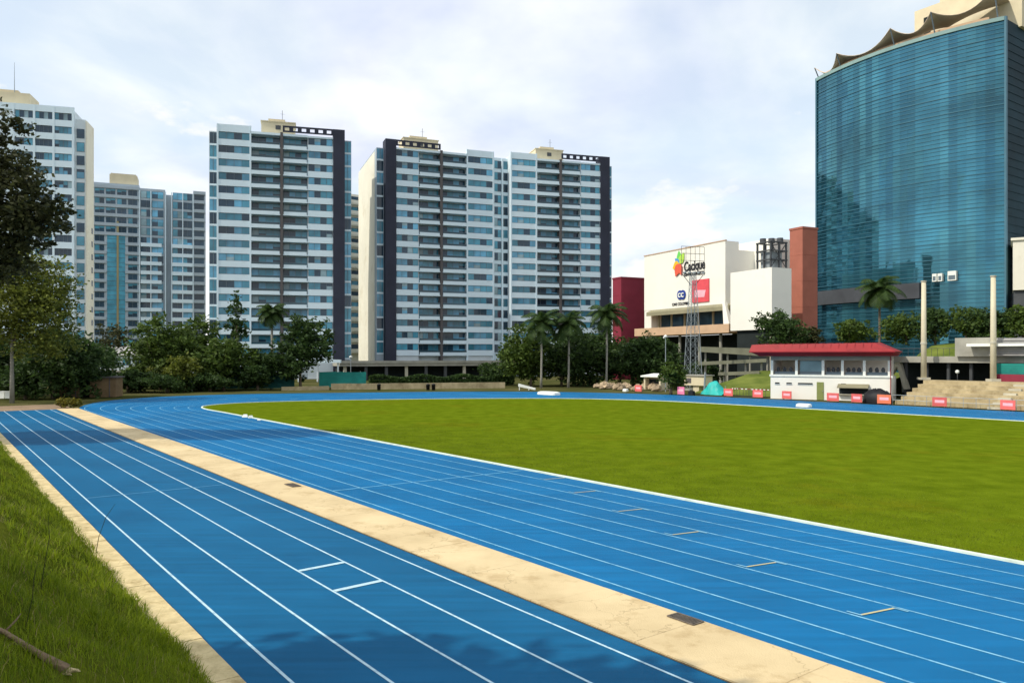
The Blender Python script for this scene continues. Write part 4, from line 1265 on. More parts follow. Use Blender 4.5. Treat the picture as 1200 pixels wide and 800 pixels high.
# grassy slope on top of the walkway and beside the mall ramps
def slope(name, u0, u1, prof, matl):
    m = MB(); nu = 24
    for i in range(nu):
        for j in range(len(prof)-1):
            a, b_ = u0+(u1-u0)*i/nu, u0+(u1-u0)*(i+1)/nu
            def z(u, h): return h+.12*math.sin(u*1.1+h*3)*(h > .3)
            (v0, h0), (v1, h1) = prof[j], prof[j+1]
            m.quad((*UV(a, v0), z(a, h0)), (*UV(a, v1), z(a, h1)), (*UV(b_, v1), z(b_, h1)), (*UV(b_, v0), z(b_, h0)))
    tag(m.build(name, matl, smooth=True), kind='structure')
slope('grass_slope', -30, 44.0, [(94.6, 4.8), (96, 5.3), (99, 6.4), (103, 6.7), (118, 6.7), (118.2, 0)], M['slope'])
slope('grass_embankment', 46, 68, [(83.0, 0.0), (86, .6), (92, 1.9), (97, 2.7), (103, 2.8), (103.5, 0)], M['slope'])
# stepped grey structure at the far right: white slab, louvred walls, teal shutter on a red wall
SA = at_v(1152, 89.0, 0); SB = at_v(1262, 89.0); SW = (SB-SA).length
st = thing('stair_block', tuple(SA), ROTF, 'grey louvred stair block with teal shutter and red base at the right frame edge', 'building')
m = MB(); m.box(0.5, SW, .3, 6, 5.0, 6.9)
for k in range(8):
    m.box(.5, SW, .16, .299, 5.1+k*.22, 5.2+k*.22)
m.build('louvred_wall', M['roofgrey'], st)
m = MB(); m.box(-1.4, SW, -.6, 5, 6.05, 6.35); m.build('white_slab', M['white_soft'], st)
m = MB(); m.box(1.2, SW, -.1, .0, 3.15, 4.25)
for k in range(5): m.box(1.2, SW, -.13, -.1, 3.25+k*.2, 3.3+k*.2)
m.build('teal_shutter', M['teal'], st)
m = MB(); m.box(1.0, SW, -.3, .1, 2.1, 3.15); m.build('red_base', M['maroon'], st)
m = MB(); m.box(-3.0, .5, .5, 5, 5.0, 7.0); m.build('grey_wing', M['conc'], st)

# concrete ramps left of the pavilion
def ramp(pa, pb, Z, ya0, ya1, yb0, yb1, label):
    A_ = Vector((xat(pa, Z), Z, 0)); B_ = Vector((xat(pb, Z-3), Z-3, 0)); W_ = (B_-A_).length
    o = thing('concrete_ramp', tuple(A_), math.atan2(B_.y-A_.y, B_.x-A_.x), label, 'ramp', 'concrete ramps below the mall')
    m = MB(); m.hexa([(0, 0, hgt(ya1, Z)), (W_, 0, hgt(yb1, Z)), (W_, 2.6, hgt(yb1, Z)), (0, 2.6, hgt(ya1, Z))], [(0, 0, hgt(ya1, Z)+.3), (W_, 0, hgt(yb1, Z)+.3), (W_, 2.6, hgt(yb1, Z)+.3), (0, 2.6, hgt(ya1, Z)+.3)]); m.build('deck', M['ramp'], o)
    m = MB(); m.hexa([(0, -.15, hgt(ya1, Z)), (W_, -.15, hgt(yb1, Z)), (W_, -.002, hgt(yb1, Z)), (0, -.002, hgt(ya1, Z))], [(0, -.15, hgt(ya0, Z)), (W_, -.15, hgt(yb0, Z)), (W_, -.002, hgt(yb0, Z)), (0, -.002, hgt(ya0, Z))]); m.build('parapet', M['ramp'], o)
    for f in (.1, .4, .7, .93):
        z = hgt(ya1, Z)*(1-f)+hgt(yb1, Z)*f
        m = MB(); m.tube([(W_*f, .8, 0), (W_*f, .8, z)], .16, 7); m.build('column', M['conc'], o)
ramp(818, 906, 121, 406, 412, 409, 418, 'upper concrete ramp parapet left of the red pavilion roof')
ramp(818, 898, 117, 424, 428, 420, 424, 'middle concrete ramp deck above the grass slope and under the upper ramp')
ramp(842, 890, 114, 436, 440, 434, 438, 'lowest short concrete ramp just above the grass slope')

# advertising boards along the outer edge of the far straight
bd_me = MB()
bd_me.box(-.62, .62, -.03, .03, .08, .85, 0); 
bd_m = bd_me.mesh('panel', [M['board']])
def board(px, v, label, w=1.0, h=1.0, material=None):
    P = at_v(px, v)
    o = thing('sign_board', tuple(P), ROTF+random.uniform(-.25, .25), label, 'sign board', 'low sign boards along the far side of the track')
    m = MB(); m.box(-.62*w, .62*w, -.03, .03, .10, .85*h); pnl = m.build('panel', material or M['board'], o)
    m = MB(); m.box(-.40*w, .42*w, -.036, -.031, .38*h, .62*h); m.build('pale_stripe', M['signpink'], o)
    for s_ in (-1, 1):
        m = MB(); m.box(s_*.5*w-.03, s_*.5*w+.03, -.25, .25, 0, .06); m.box(s_*.5*w-.03, s_*.5*w+.03, .035, .07, .06, .7*h); m.build('foot', M['darkgrey'], o)
for px, lab in ((748, 'red sign board in front of the tan rocks under the palms'),
                (853.5, 'red sign board between the turquoise tarp and the grass slope'),
                (888, 'red sign board just left of the pavilion beside the stacked hurdles'),
                (922, 'salmon sign board before the left half of the white pavilion wall'),
                (976, 'pink red sign board before the pavilion door'),
                (1004, 'salmon sign board before the pavilion kiosk awning'),
                (1101, 'salmon sign board at the foot of the terrace below the nearer cream pole'),
                (1181, 'red sign board at the foot of the terrace nearest the right frame edge')):
    board(px, 79.35 if px > 790 else 79.0, lab, 1.05, 1.15)
board(1036, 79.3, 'orange sign board beside the black tarpaulin heap', 1.1, 1.2, M['boardorange'])
board(798, 77.5, 'bright pink sign board on a dark wheeled base at the track bend', 1.15, 1.25, M['boardpink'])
# low black trolley next to the pink board
P = at_v(810.5, 77.6); m = MB(); m.box(-.35, .35, -.25, .25, .12, .55); m.box(-.3, .3, -.2, .2, .55, .62)
for x in (-.25, .25):
    m.tube([(x, -.27, .1), (x, -.20, .1)], .1, 10); m.tube([(x, .20, .1), (x, .27, .1)], .1, 10)
tag(m.build('equipment_trolley', M['black'], None, loc=tuple(P), rotz=ROTF), 'small black trolley standing beside the pink sign board', 'trolley')

# stacked hurdles
def hurdle_proto():
    o = thing('hurdle', (0, 0, 0), 0)
    m = MB()
    for s_ in (-.56, .56):
        m.tube([(s_, 0, .03), (s_, 0, 1.0)], .022, 6); m.tube([(s_, -.02, .03), (s_, .62, .03)], .025, 6)
    m.tube([(-.56, .02, .06), (.56, .02, .06)], .02, 6); m.build('frame', M['darkgrey'], o)
    m = MB(); m.box(-.6, .6, -.015, .015, .93, 1.03, 0)
    for q in (-.6, -.12, .36): m.box(q, q+.24, -.018, .018, .928, 1.032, 1)
    m.build('top_bar', [M['white_soft'], M['maroon']], o)
    return o
hp = hurdle_proto()
for i, px in enumerate((860, 866, 872, 878, 884, 893, 898)):
    o = hp if i == 0 else dup_tree(hp)
    o.location = tuple(at_v(px, 80.2+.25*(i % 2))); o.rotation_euler = (0, 0, ROTF+random.uniform(-.3, .3))
    tag(o, 'dark red and white athletics hurdle in the row left of the pavilion', 'hurdle', 'hurdles lined up left of the pavilion')

# white mats
def mat_thing(px, v, w, d, h, label):
    P = at_v(px, v); m = MB()
    n_ = 20; prof = []
    pts = [(w/2*math.copysign(abs(math.cos(t))**.5, math.cos(t)), d/2*math.copysign(abs(math.sin(t))**.5, math.sin(t))) for t in [2*math.pi*k/n_ for k in range(n_)]]
    m.hexa([(x, y, 0.02) for x, y in pts], [(x*.97, y*.97, h*.75) for x, y in pts])
    m.hexa([(x*.96, y*.96, h*.751) for x, y in pts], [(x*.75, y*.75, h) for x, y in pts])
    tag(m.build('landing_mat', M['white_soft'], None, loc=tuple(P), rotz=ROTF), label, 'mat', 'white mats at the far side of the track')
mat_thing(942, 69.0, 1.5, .9, .34, 'rounded white mat on the track edge in front of the pavilion')
mat_thing(643, 64.5, 3.6, 1.6, .42, 'long flat white mat on the far bend below the palms')
mat_thing(733, 78.8, .8, .6, .4, 'small white mat beside the red sign board under the palms')
P = at_v(618, 70.5); m = MB()
m.hexa([(-1.3, -.4, .55), (1.2, -.4, .05), (1.2, .4, .05), (-1.3, .4, .55)], [(-1.3, -.4, .95), (1.2, -.4, .3), (1.2, .4, .3), (-1.3, .4, .95)])
m.box(-1.2, -1.1, -.35, .35, 0, .56); m.box(.2, .3, -.35, .35, 0, .3)
tag(m.build('tilted_mat', M['white_soft'], None, loc=tuple(P), rotz=R(-8)), 'tilted white foam mat leaning on a stand beyond the far bend', 'mat')
for i, (px, py, lab) in enumerate(((283, 489.5, 'white marker block nearest the camera on the near edge of the infield'), (289.5, 490.4, 'middle white marker block on the near edge of the infield'), (299, 493.2, 'smallest white marker block on the near edge of the infield'))):
    X_, Z_ = GP(px, py); s = (.18, .15, .10)[i]; m = MB()
    m.hexa([(-s*1.3, -s, 0), (s*1.3, -s, 0), (s*1.3, s, 0), (-s*1.3, s, 0)], [(-s*.8, -s*.4, s*1.3), (s*.8, -s*.4, s*1.3), (s*.8, s*.4, s*1.3), (-s*.8, s*.4, s*1.3)])
    tag(m.build('marker_block', M['white_soft'], None, loc=(X_+.1, Z_+.6, .015), rotz=random.random()), lab, 'marker', 'white marker blocks on the infield')

# turquoise tarp heap with a post, small cream hut, cream wall remnants, boulders
P = at_v(838, 81.5)
tp = thing('tarp_shelter', tuple(P), ROTF, 'turquoise tarp draped over a frame at the foot of the grass slope', 'tarp')
m = MB(); n_ = 9
for i in range(n_):
    for j in range(n_):
        def pt(a, b_):
            s, t = a/n_, b_/n_
            return (-1.6+3.2*s, -1.0+2.0*t, max(.02, 1.9*(math.sin(math.pi*min(1, max(0, .12+.8*s)))**1.2)*(1-abs(2*t-1)**2.0)+.10*math.sin(s*17+t*9)-.15*s))
        m.quad(pt(i, j), pt(i+1, j), pt(i+1, j+1), pt(i, j+1))
m.build('tarp', M['tarp'], tp, True)
m = MB(); m.tube([(-1.7, -.1, 0), (-1.5, -.1, 2.9)], .12, 7); m.tube([(1.5, .2, 0), (1.5, .2, 1.2)], .05, 6); m.build('post', M['steel'], tp)
P = at_v(812, 84); hut = thing('cream_kiosk', tuple(P), ROTF, 'low cream block kiosk on a stem between the round bush and the turquoise tarp', 'kiosk')
m = MB(); m.box(-1.6, 1.9, 0, 1.8, 1.0, 2.3); m.box(-.2, .8, .3, 1.3, 0, 1.0); m.build('wall', M['penth'], hut)
m = MB(); m.box(-1.8, 2.1, -.2, 2, 2.3, 2.45); m.build('roof', M['conc'], hut)
m = MB(); m.box(-1.3, -.3, -.03, 0, 1.3, 2.0); m.build('hatch', M['brownpier'], hut)
P = at_v(765, 86); hut = thing('storage_hut', tuple(P), ROTF, 'small pale roofed hut with a dark opening under the trees', 'hut')
m = MB(); m.box(-1.8, 1.5, .9, 2.2, 0, 1.9); m.box(1.2, 1.5, 0, .9, 0, 1.9); m.box(-1.8, -1.5, 0, .9, 0, 1.9); m.build('wall', M['penth'], hut)
m = MB(); m.hexa([(-2.1, -.4, 1.9), (1.8, -.4, 1.9), (1.8, 2.5, 2.2), (-2.1, 2.5, 2.2)], [(-2.1, -.4, 2.1), (1.8, -.4, 2.1), (1.8, 2.5, 2.4), (-2.1, 2.5, 2.4)]); m.build('roof', M['white_soft'], hut)
m = MB(); m.box(-1.5, 1.2, .85, .9, .1, 1.6); m.build('opening', M['dark'], hut)
rb = random.Random(3)
for i in range(16):
    px = 700+i*4.6+rb.uniform(-1.5, 1.5); v = rb.uniform(82, 87)
    s = rb.uniform(.35, .8); m = MB()
    m.lathe([(.01, 0), (s, .1*s), (s*1.1, .5*s), (s*.8, s*1.0), (s*.3, s*1.25), (.01, s*1.3)], 9)
    for k, q in enumerate(m.v): m.v[k] = tuple(c*(1+.22*math.sin(k*3.7+i*5+ci*2)) for ci, c in enumerate(q))
    tag(m.build('boulder', M['stone'], None, loc=tuple(at_v(px, v)), rotz=rb.random()*6), 'rough tan boulder in the rock pile under the palms', 'boulder', 'tan boulders under the palms')

# low tan wall, mesh fences, hedge on the far bend
def wall_between(name, label, cat, pa, Za, pb, Zb, h, th, material, cap=None):
    A_ = Vector((xat(pa, Za), Za, 0)); B_ = Vector((xat(pb, Zb), Zb, 0)); W_ = (B_-A_).length
    o = thing(name, tuple(A_), math.atan2(B_.y-A_.y, B_.x-A_.x), label, cat)
    m = MB(); x = 0
    while x < W_:
        m.box(x, min(W_, x+3.0)-.02, 0, th, -.1, h*(1+random.uniform(-.03, .03))); x += 3.0
    m.build('body', material, o)
    if cap:
        m = MB(); m.box(0, W_, -.06, th+.06, h*1.035, h*1.035+.10); m.build('cap', cap, o)
    return o, W_
wall_between('low_wall', 'low tan retaining wall beyond the far bend in front of the hedge', 'wall', 388, 116, 592, 122, .85, .4, M['terrace'])
wall_between('low_kerb_wall', 'very low tan wall left of the retaining wall under the teal fence', 'wall', 330, 113, 386, 115.6, .5, .4, M['terrace'])
def mesh_fence(label, pa, Za, pb, Zb, h, material, group):
    A_ = Vector((xat(pa, Za), Za, 0)); B_ = Vector((xat(pb, Zb), Zb, 0)); W_ = (B_-A_).length
    o = thing('mesh_fence', tuple(A_), math.atan2(B_.y-A_.y, B_.x-A_.x), label, 'fence', group)
    m = MB(); n = max(6, int(W_/1.2))
    for k in range(n):
        a, b_ = W_*k/n, W_*(k+1)/n
        y0_, y1_ = .05*math.sin(k*1.9), .05*math.sin((k+1)*1.9)
        m.hexa([(a, y0_, .1), (b_, y1_, .1), (b_, y1_+.03, .1), (a, y0_+.03, .1)], [(a, y0_, h+.05*math.sin(k)), (b_, y1_, h+.05*math.sin(k+1)), (b_, y1_+.03, h+.05*math.sin(k+1)), (a, y0_+.03, h+.05*math.sin(k))])
    m.build('mesh_panel', material, o)
    k = 0
    while k <= W_:
        m = MB(); m.tube([(k, .12, 0), (k, .12, h+.15)], .04, 6); m.build('post', M['steel'], o); k += 3.2
mesh_fence('bright teal mesh fence panel at the foot of the lone tower', 374, 121, 429, 123, 2.5, M['teal'], 'teal mesh fences')
mesh_fence('dull dark teal mesh fence in the shade under the trees', 236, 116, 345, 118, 2.6, M['tealdark'], 'teal mesh fences')

# small bollards on the far bend
for px, lab in ((444, 'dark bin alone beyond the far bend'), (501.5, 'left dark bin of the close pair beyond the far bend'), (508, 'right dark bin of the close pair beyond the far bend')):
    Z_ = 113.5; m = MB(); m.lathe([(0, 0), (.25, 0), (.28, .75), (.30, .76), (.30, .85), (.12, .95), (0, .96)], 12)
    tag(m.build('litter_bin', M['black'], None, True, loc=(xat(px, Z_), Z_, 0)), lab, 'bin', 'dark bins beyond the far bend')

# brown storage shed at the left
P = Vector((xat(62, 93), 93, 0)); SWd = (Vector((xat(137, 95), 95, 0))-P).length
sh = thing('storage_shed', tuple(P), R(12), 'long low brown block shed with a dark doorway at the left end of the track', 'shed')
m = MB()
for a, b_ in ((0, .41), (.58, 1.0)): m.box(SWd*a, SWd*b_, 0, 3, 0, 2.35)
m.box(SWd*.41, SWd*.58, .8, 3, 0, 2.35); m.box(SWd*.41, SWd*.58, 0, .8, 2.05, 2.35); m.build('wall', M['shedwall'], sh)
m = MB(); m.box(SWd*.41, SWd*.58, .72, .79, 0, 2.05); m.build('door', M['dark'], sh)
m = MB(); m.box(-.2, SWd+.2, -.2, 3.2, 2.35, 2.5); m.build('roof', M['brownpier'], sh)
for f in (.36, .9):
    m = MB(); m.box(SWd*f-.05, SWd*f+.05, -.06, 0, 0, 2.3); m.build('post', M['brownpier'], sh)
# white crate by the trees
for i, px in enumerate((3.5, 10.5)):
    m = MB(); Z_ = 84
    m.box(-.3, .3, -.3, .3, 0, .7); m.box(-.33, .33, -.33, .33, .7, .78)
    tag(m.build('white_container', M['white_soft'], None, loc=(xat(px, Z_), Z_, .25+hgt(466, Z_)-.3), rotz=.3*i), ('left' if i == 0 else 'right')+' of two small white containers under the trees at the left edge', 'container', 'white containers under the trees')
    m = MB()
# low pale houses behind the left trees
lb = thing('low_house', (xat(108, 150), 150, 0), R(8), 'low pale house with a grey railing half hidden behind the left trees', 'house')
m = MB(); m.box(0, 10, 0, 7, 0, 5.2); m.build('wall', M['offwhite'], lb)
m = MB(); m.hexa([(-.4, -.6, 5.2), (10.4, -.6, 5.2), (10.4, 7.4, 5.2), (-.4, 7.4, 5.2)], [(-.4, 2.5, 7.0), (10.4, 2.5, 7.0), (10.4, 4.5, 7.0), (-.4, 4.5, 7.0)]); m.build('roof', M['roofgrey'], lb)
for k in range(4):
    link('window', win_mesh(1.5, 1.3, 2, 700+k, (5, 1, 0, 1)), lb, (.8+k*2.4, -.03, 3.2), 0)
m = MB()
for k in range(22): m.bar((k*.5-.3, -1.2, 2.2), (k*.5-.3, -1.2, 3.2), .04)
m.bar((-.3, -1.2, 3.2), (10.3, -1.2, 3.2), .06); m.box(-.4, 10.4, -1.4, -.001, 1.95, 2.2); m.build('railing', M['conc'], lb)

# ------------------------------------------------------------------ lattice floodlight mast, lamp posts
P = Vector((xat(812, 112), 112, 0))
lm = thing('floodlight_mast', tuple(P), R(15), 'steel lattice mast with a square grid head in front of the mall signs', 'floodlight mast')
hm = hgt(322, 112); w0, w1 = 1.05, .32
m = MB()
def wz(z): return w0+(w1-w0)*z/hm
nl = 15; zs = [hm*(1-(1-k/nl)**1.25) for k in range(nl+1)]
for k in range(nl):
    za, zb = zs[k], zs[k+1]; a, b_ = wz(za), wz(zb)
    Ca = [(-a, -a, za), (a, -a, za), (a, a, za), (-a, a, za)]; Cb = [(-b_, -b_, zb), (b_, -b_, zb), (b_, b_, zb), (-b_, b_, zb)]
    for q in range(4):
        m.tube([Ca[q], Cb[q]], .05, 5); m.tube([Ca[q], Cb[(q+1) % 4]], .02, 4); m.tube([Ca[(q+1) % 4], Cb[q]], .02, 4); m.tube([Cb[q], Cb[(q+1) % 4]], .02, 4)
m.build('lattice', M['steel'], lm)
m = MB(); hw, h0_, h1_ = 1.85, hm, hgt(289, 112)
for k in range(6):
    x = -hw+2*hw*k/5; m.tube([(x, 0, h0_), (x, 0, h1_)], .032, 5)
for k in range(5):
    z = h0_+(h1_-h0_)*k/4; m.tube([(-hw, 0, z), (hw, 0, z)], .036, 5)
for s_ in (-1, 1): m.tube([(s_*w1, 0, hm-1.5), (s_*hw*.9, 0, h0_)], .05, 5)
m.build('head_grid', M['brownpier'], lm)
for q in range(5):
    m = MB(); m.lathe([(0, 0), (.22, .03), (.26, .25), (0, .35)], 10); m.build('floodlight', M['steel'], lm, True, loc=(-hw+.4+q*.75, -.25, h0_+.1))
m = MB(); m.box(-.9, .9, -.9, .9, 0, .3); m.build('base', M['conc'], lm)
def lamp(px, Z_, ytop, lab, ball=True):
    o = thing('lamp_post', (xat(px, Z_), Z_, 0), 0, lab, 'lamp post', 'thin lamp posts around the track')
    h = hgt(ytop, Z_); m = MB(); m.tube([(0, 0, 0), (0, 0, h)], [.07, .05], 7); m.build('post', M['steel'], o)
    m = MB(); m.lathe([(0, h-.1), (.25, h), (.25, h+.2), (0, h+.35)], 10); m.build('lamp_head', M['white_soft'], o, True)
lamp(780, 108, 395, 'thin grey lamp post left of the lattice mast in front of the terrace ledge')
lamp(225, 109, 437, 'short grey post with a white head under the trees left of the far bend')
lamp(411, 126, 419, 'lamp post with a white head above the bright teal fence')

# ------------------------------------------------------------------ trees
def crown_mesh(lobes, n, size, matl, seed, clump=14, spread=.5):
    """lobes: (x, y, z, rx, ry, rz). Leaves come in clumps scattered near the lobe shells, leaving gaps."""
    r = np.random.default_rng(seed)
    lob = np.array(lobes, float)
    vol = lob[:, 3]*lob[:, 4]*lob[:, 5]; p = vol**.75/np.sum(vol**.75)
    nc = max(8, n//clump)
    li = r.choice(len(lob), nc, p=p)
    d = r.normal(0, 1, (nc, 3)); d /= np.linalg.norm(d, axis=1)[:, None]
    rad = r.uniform(.15, 1, nc)**.45 * r.uniform(.86, 1.12, nc)
    C = lob[li, :3] + d*rad[:, None]*lob[li, 3:6]
    per = r.poisson(clump, nc)+2
    ci = np.repeat(np.arange(nc), per); m_ = len(ci)
    cs = (lob[li, 3:6].mean(1)*.16+size*1.1)*spread*2*r.uniform(.6, 1.3, nc)
    P = C[ci] + r.normal(0, 1, (m_, 3))*cs[ci][:, None]*np.array([.5, .5, .34])
    a = r.normal(0, 1, (m_, 3)); a[:, 2] *= .55; a /= np.linalg.norm(a, axis=1)[:, None]
    b_ = r.normal(0, 1, (m_, 3)); b_ -= a*np.sum(a*b_, 1)[:, None]; b_ /= np.linalg.norm(b_, axis=1)[:, None]
    s = size*r.uniform(.6, 1.4, m_)
    a *= s[:, None]; b_ *= (s*.55)[:, None]
    V = np.stack([P-a, P-b_*1.0+a*.1, P+a, P+b_], 1).reshape(-1, 3)
    Q = np.arange(m_*4).reshape(-1, 4)
    return np_mesh('crown', V, Q, [matl])
def auto_lobes(w, z0, z1, seed, n=7, flat=1.0):
    r = random.Random(seed); h = z1-z0; L_ = []
    for k in range(n):
        t = k/(n-1) if n > 1 else .5
        a = r.uniform(0, 6.28); zz = z0+h*(.28+.5*t)+r.uniform(-.06, .06)*h
        prof = math.sin(math.pi*min(.95, .22+.62*t))
        rr = w/2*(.30+.55*r.random())*prof
        L_.append((math.cos(a)*rr, math.sin(a)*rr*.8, zz, w*.27*(.75+.5*r.random()), w*.25, min(h*.30, w*.25)*(.8+.5*r.random())*flat))
    L_.append((0, 0, z0+h*.5, w*.30, w*.28, h*.34))
    L_.append((r.uniform(-.1, .1)*w, 0, z1-h*.17, w*.2, w*.2, h*.17))
    return L_
def trunk_mb(h, r0, lobes, lean=(0, 0)):
    m = MB(); P = [(0, 0, -.1), (lean[0]*.3, lean[1]*.3, h*.35), (lean[0]*.7, lean[1]*.7, h*.7), (lean[0], lean[1], h)]
    m.tube(P, [r0*1.25, r0, r0*.8, r0*.5], 9)
    for (x, y, z, *_r) in lobes:
        s = Vector((lean[0]*.75, lean[1]*.75, h*.72)); e = Vector((x, y, z))
        mid = s.lerp(e, .5)+Vector((0, 0, -.06*(e-s).length))
        m.tube([s, mid, e], [r0*.42, r0*.3, r0*.1], 6)
    return m
def tree(px, Z_, ytop, ybot, wpx, kind, label, n=3200, size=.26, seed=1, group=None, trunk_r=.2, lobes=None, name='broadleaf_tree', bark='bark', base=0.0, flat=1.0, clump=14, spread=.5):
    x = xat(px, Z_); w = wpx*Z_/F; z1 = hgt(ytop, Z_)-base; z0 = max(.3, hgt(ybot, Z_)-base)
    o = thing(name, (x, Z_, base), 0, label, 'tree', group)
    L_ = lobes or auto_lobes(w, z0, z1, seed, flat=flat)
    trunk_mb(z0+(z1-z0)*.35, trunk_r, L_[:6]).build('trunk', M[bark], o, True)
    link('crown', crown_mesh(L_, n, size, M[kind], seed, clump, spread), o)
    return o
# big dark tree whose crown enters the frame from the left
Zt = 44.0
def lp(px, py, rpx, dy=0.0, ry=None):
    k = Zt/F
    return ((px+70)*k, dy, hgt(py, Zt), rpx*k, (ry or rpx)*k, rpx*.8*k)
big = [lp(-10, 150, 34), lp(-40, 190, 60), lp(8, 200, 38), lp(30, 236, 42, -.5), lp(52, 252, 30, .4), lp(30, 275, 34), lp(-20, 260, 60), lp(-70, 230, 60), lp(-95, 270, 50, 1), lp(-30, 300, 50, 1), lp(-60, 330, 45), lp(5, 305, 34), lp(-5, 225, 40), lp(20, 262, 34), lp(-130, 250, 60, 1), lp(-150, 320, 60), lp(-110, 180, 50), lp(-180, 270, 50, 2)]
o = thing('broadleaf_tree', (xat(-70, Zt), Zt, 0), 0, 'large near black tree cut off by the left frame edge before the tower', 'tree')
trunk_mb(hgt(345, Zt), .42, [big[1], big[6], big[7], big[10], big[14]]).build('trunk', M['bark'], o, True)
link('crown', crown_mesh(big, 26000, .15, M['leaf_brown'], 5, 20, .55), o)
# trees behind the left edge of the frame: their shade lies across the near track
def shade_spot(sx, sy, h):
    L_s = h/math.tan(R(SUN_EL)); q = Vector(SUN_DIR).normalized()
    return toUV((sx + q.x*L_s, sy + q.y*L_s))
def shade_bank(px, py, h):
    P = bank_hit(px, py); q = Vector(SUN_DIR).normalized(); L_s = h
    for _ in range(12):
        uv = toUV((P.x+q.x*L_s, P.y+q.y*L_s)); L_s = (bank_h(*uv)+.72*h-P.z)/math.tan(R(SUN_EL))
    return uv
for (sp_, w_, h_, sd_, lab) in ((shade_spot(-9.6, 8.2, 9), 8.5, 12.5, 21, 'broad dark tree on the bank behind the photographer'), (shade_spot(-5.2, 8.2, 9), 7.4, 12.0, 22, 'tall dark tree on the bank left of the photographer'),
                                (shade_spot(-28, 48, 11), 9, 14.5, 23, 'tall dark tree left of the warm up track end'),
                                (shade_bank(60, 745, 10.5), 5.2, 10.5, 24, 'rounded dark tree behind the fallen branch')):
    u_, v_ = sp_
    x_, y_ = UV(u_, v_)
    L_ = auto_lobes(w_, h_*.42, h_, sd_)
    o = thing('broadleaf_tree', (x_, y_, bank_h(u_, v_)), 0, lab, 'tree', 'trees outside the left frame edge')
    trunk_mb(h_*.55, .3, L_[:6]).build('trunk', M['bark'], o, True)
    link('crown', crown_mesh(L_, 11000, .34, M['leaf_dark'], sd_, 14, .6), o)
TB_ = 'trees beyond the running track'
tree(14, 83, 292, 424, 150, 'leaf_light', 'light green spreading tree with a bare pale trunk at the left edge', 15000, .19, 31, trunk_r=.2, bark='palebark')
tree(62, 92, 384, 470, 130, 'leaf_dark', 'dark low tree filling the shade behind the light green tree', 9000, .24, 32, TB_)
tree(4, 96, 392, 472, 110, 'leaf_dark', 'dark low tree at the left edge behind the bare trunk', 7000, .26, 43, TB_)
tree(112, 104, 404, 462, 74, 'leaf_dark', 'dark bushy tree over the brown shed', 3000, .26, 33, TB_)
tree(132, 126, 379, 425, 58, 'leaf_brown', 'thin bronze leaved tree above the low pale house', 1500, .24, 34, TB_)
tree(165, 118, 424, 462, 60, 'leaf_mid', 'mid green low tree right of the brown shed', 3000, .27, 35, TB_)
tree(188, 114, 374, 458, 84, 'leaf_mid', 'yellowish green tree standing left of the clump before the lone tower', 6000, .28, 36, TB_)
tree(232, 119, 378, 458, 84, 'leaf_mid', 'full green tree in the middle of the clump before the lone tower', 7000, .28, 37, TB_)
tree(262, 113, 396, 460, 72, 'leaf_mid', 'rounded green tree at the left foot of the lone tower', 5000, .27, 38, TB_)
tree(280, 124, 341, 440, 34, 'leaf_dark', 'tall narrow dark tree rising before the lone tower facade', 1500, .24, 39, TB_)
tree(352, 117, 368, 456, 74, 'leaf_dark', 'rounded dark tree before the charcoal pier of the lone tower', 6000, .27, 40, TB_)
tree(302, 115, 414, 460, 66, 'leaf_dark', 'low dark tree under the single palm', 4600, .27, 41, TB_)
tree(215, 110, 420, 460, 70, 'leaf_light', 'low olive green bushy tree at the outside of the far bend', 2600, .25, 42, TB_)
tree(622, 128, 390, 460, 72, 'leaf_mid', 'greener tree at the left end of the clump under the three palms', 6000, .3, 51, TB_)
tree(658, 131, 392, 460, 100, 'leaf_dark', 'wide dark tree behind the first two of three palms', 7500, .3, 52, TB_)
tree(700, 133, 388, 460, 104, 'leaf_dark', 'wide dark tree between the second and third of three palms', 7500, .3, 53, TB_)
tree(742, 130, 396, 459, 84, 'leaf_dark', 'dark tree below the maroon shaft', 6000, .3, 54, TB_)
tree(778, 127, 396, 456, 72, 'leaf_dark', 'green tree under the left end of the mall terrace', 4600, .28, 55, TB_)
tree(786, 101, 424, 458, 38, 'leaf_mid', 'round olive bush beside the low cream kiosk', 2200, .2, 56, TB_, name='round_bush')
tree(921, 116, 364, 416, 74, 'leaf_dark', 'dark round tree rising behind the left part of the red roof', 3800, .24, 57, TB_)
tree(948, 119, 382, 410, 40, 'leaf_brown', 'bronze tinted bush behind the red roof below the brick shaft', 1600, .22, 58, TB_, name='round_bush')
tree(998, 113, 375, 404, 56, 'leaf_mid', 'round green bush behind the middle of the red roof', 2800, .22, 59, TB_, name='round_bush')
for i, (px, yt, w, k) in enumerate(((1062, 369, 54, 'leaf_mid'), (1096, 362, 60, 'leaf_dark'), (1132, 363, 60, 'leaf_mid'), (1166, 364, 56, 'leaf_dark'), (1199, 364, 60, 'leaf_mid'))):
    P = at_v(px, 101.5)
    tree(px, P.y, yt, 404, w, k, ('leftmost of the row of clipped trees on the slope before the glass tower', 'second clipped tree of the row, dark, between the two cream poles on the slope',
        'third clipped tree of the row, mid green, left of the right cream pole', 'fourth clipped tree of the row, dark, behind the right cream pole', 'rightmost clipped tree of the row at the right frame edge')[i],
        3200, .2, 60+i, 'clipped trees on the grass slope', trunk_r=.14, base=6.6, flat=1.2)
